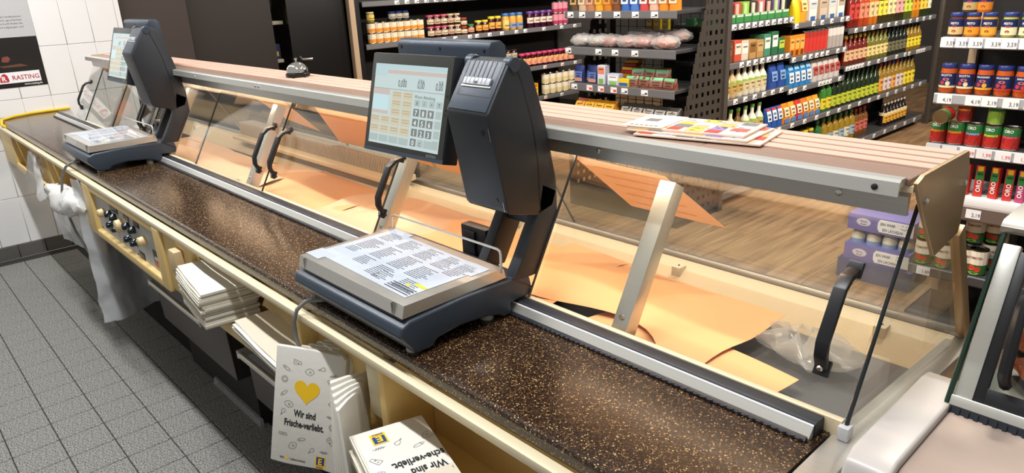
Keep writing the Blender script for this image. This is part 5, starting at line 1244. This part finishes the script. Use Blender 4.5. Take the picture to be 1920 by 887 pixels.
for i, x in enumerate(spread(1.82, 2.14, 3)): J.put(P_jar(.045, .18, '#D8A04A', '#3A6AB0', '#7A96C8' if i else '#E8C878', .12, .40 if i else .6, n=12), 'apple_sauce_jar', 'tall orange apple sauce jar with blue lid', 'jar', x, .06, 1.055, 'tall apple sauce jars')
for i, x in enumerate(spread(2.20, 2.62, 4)): J.put(P_jar(.045, .18, '#3A0E28', '#6A3A8A', '#E4D0C0', .28, .62, n=12), 'cherry_jar', 'dark purple cherry jar with violet lid', 'jar', x, .06, 1.055, 'purple jars')
for k in range(2):
    for i, x in enumerate(spread(2.64, 2.88, 3)): J.put(P_can(.042, .13, '#A83A5A', '#D88A9A', .4, n=12), 'fruit_tin', 'pink fruit tin stacked two high near the corner', 'tin', x, .06, 1.055+.132*k, 'pink tins')
for i, x in enumerate(spread(1.35, 2.05, 8)): J.put(jam('#3A1016', '#A83A5A' if i % 2 else '#5A2A3A', '#D8C4A0', .11), 'jam_jar', 'dark jam jar with cream label on the second shelf behind the printer', 'jar', x, .06, .62, 'jam jars behind the printer')
for i, x in enumerate(spread(1.50, 2.05, 6)): J.put(jam('#2A1010', '#3A2A28', '#C8B898', .10), 'jam_jar', 'dark jar stacked on the second shelf jam row', 'jar', x, .08, .733, 'upper dark jars')
for i, x in enumerate(spread(2.06, 2.98, 10)): J.put(P_jar(.043, .155, '#3A0E16', '#C8406A', '#E0A080', .14, .60, patch=[('#E8D04A', 0, .55, .014, .016), ('#D86A5A', 0, .32, .016, .018)], n=12), 'jam_jar', 'dark cherry jar with pink lid and fruit label on the second shelf', 'jar', x, .06, .62, 'pink-lidded jars')
for i, x in enumerate(spread(2.10, 2.36, 2)): J.put(P_box(.095, .07, .15, '#E3A81E', ('#EEC04A', .2, .7), ('#D86A2A', .72, .95)), 'fruit_carton', 'yellow carton on the third jam shelf', 'carton', x, .04, .262, 'yellow cartons')
for k in range(2):
    for i, x in enumerate(spread(2.44, 3.0, 5)): J.put(P_can(.05, .12, '#DCCB9A', '#EAE2CC', .5, n=12), 'fruit_tin', 'cream coloured tin stacked two high on the third shelf', 'tin', x, .07, .262+.122*k, 'cream tins')
# a few goods behind the cooler door
for i, (y, z, c, l) in enumerate(((2.04, 1.33, '#C8C2B0', '#7A6A3A'), (2.11, 1.33, '#C0BBA8', '#8A8A7A'), (2.20, 1.33, '#9A9A3A', '#C8B85A'))):
    P_jar(.035, .11, c, '#B8B8A8', l, n=10).place('cooler_jar', 'small jar on the upper shelf inside the black cooler', 'jar', (-4.66, y, z), math.pi/2, 'jars in the cooler')
P_box(.26, .12, .13, '#1E2E6A', ('#C8B44A', .2, .5), ('#B83A3A', .55, .8)).place('cooler_carton', 'dark blue carton inside the black cooler', 'carton', (-4.60, 2.12, 1.01), math.pi/2, 'cartons in the cooler')

# ------------------------------------------------------------------ labels of look-alikes: which one, counted in the picture
ORD = ['first', 'second', 'third', 'fourth', 'fifth', 'sixth', 'seventh', 'eighth', 'ninth', 'tenth', 'eleventh', 'twelfth', 'thirteenth', 'fourteenth', 'fifteenth', 'sixteenth', 'seventeenth', 'eighteenth', 'nineteenth', 'twentieth']
bpy.context.view_layer.update()
def scr_x(o):
    d_ = o.matrix_world.translation-CAM; return d_.dot(rr)/d_.dot(fw)
by = {}
for o in COL.objects:
    if o.parent is None and 'category' in o: by.setdefault(o['label'], []).append(o)
for lb, obs in by.items():
    if len(obs) < 2: continue
    if 'stack in' in lb or 'stack at' in lb or 'stack beside' in lb or 'sagging stack' in lb:
        obs.sort(key=lambda o: -o.location.z)
        for i, o in enumerate(obs): o['label'] = lb+', '+ORD[i]+' from top'
        continue
    zs = sorted({round(o.location.z/.05) for o in obs})
    lev = {}
    for o in obs: lev.setdefault(round(o.location.z/.05), []).append(o)
    for q, z in enumerate(zs):
        L_ = sorted(lev[z], key=scr_x)
        for i, o in enumerate(L_):
            s_ = lb
            if len(zs) == 2: s_ += ', '+('lower' if q == 0 else 'upper')+' row'
            if len(L_) > 1: s_ += ', '+ORD[i]+' from left'
            o['label'] = s_
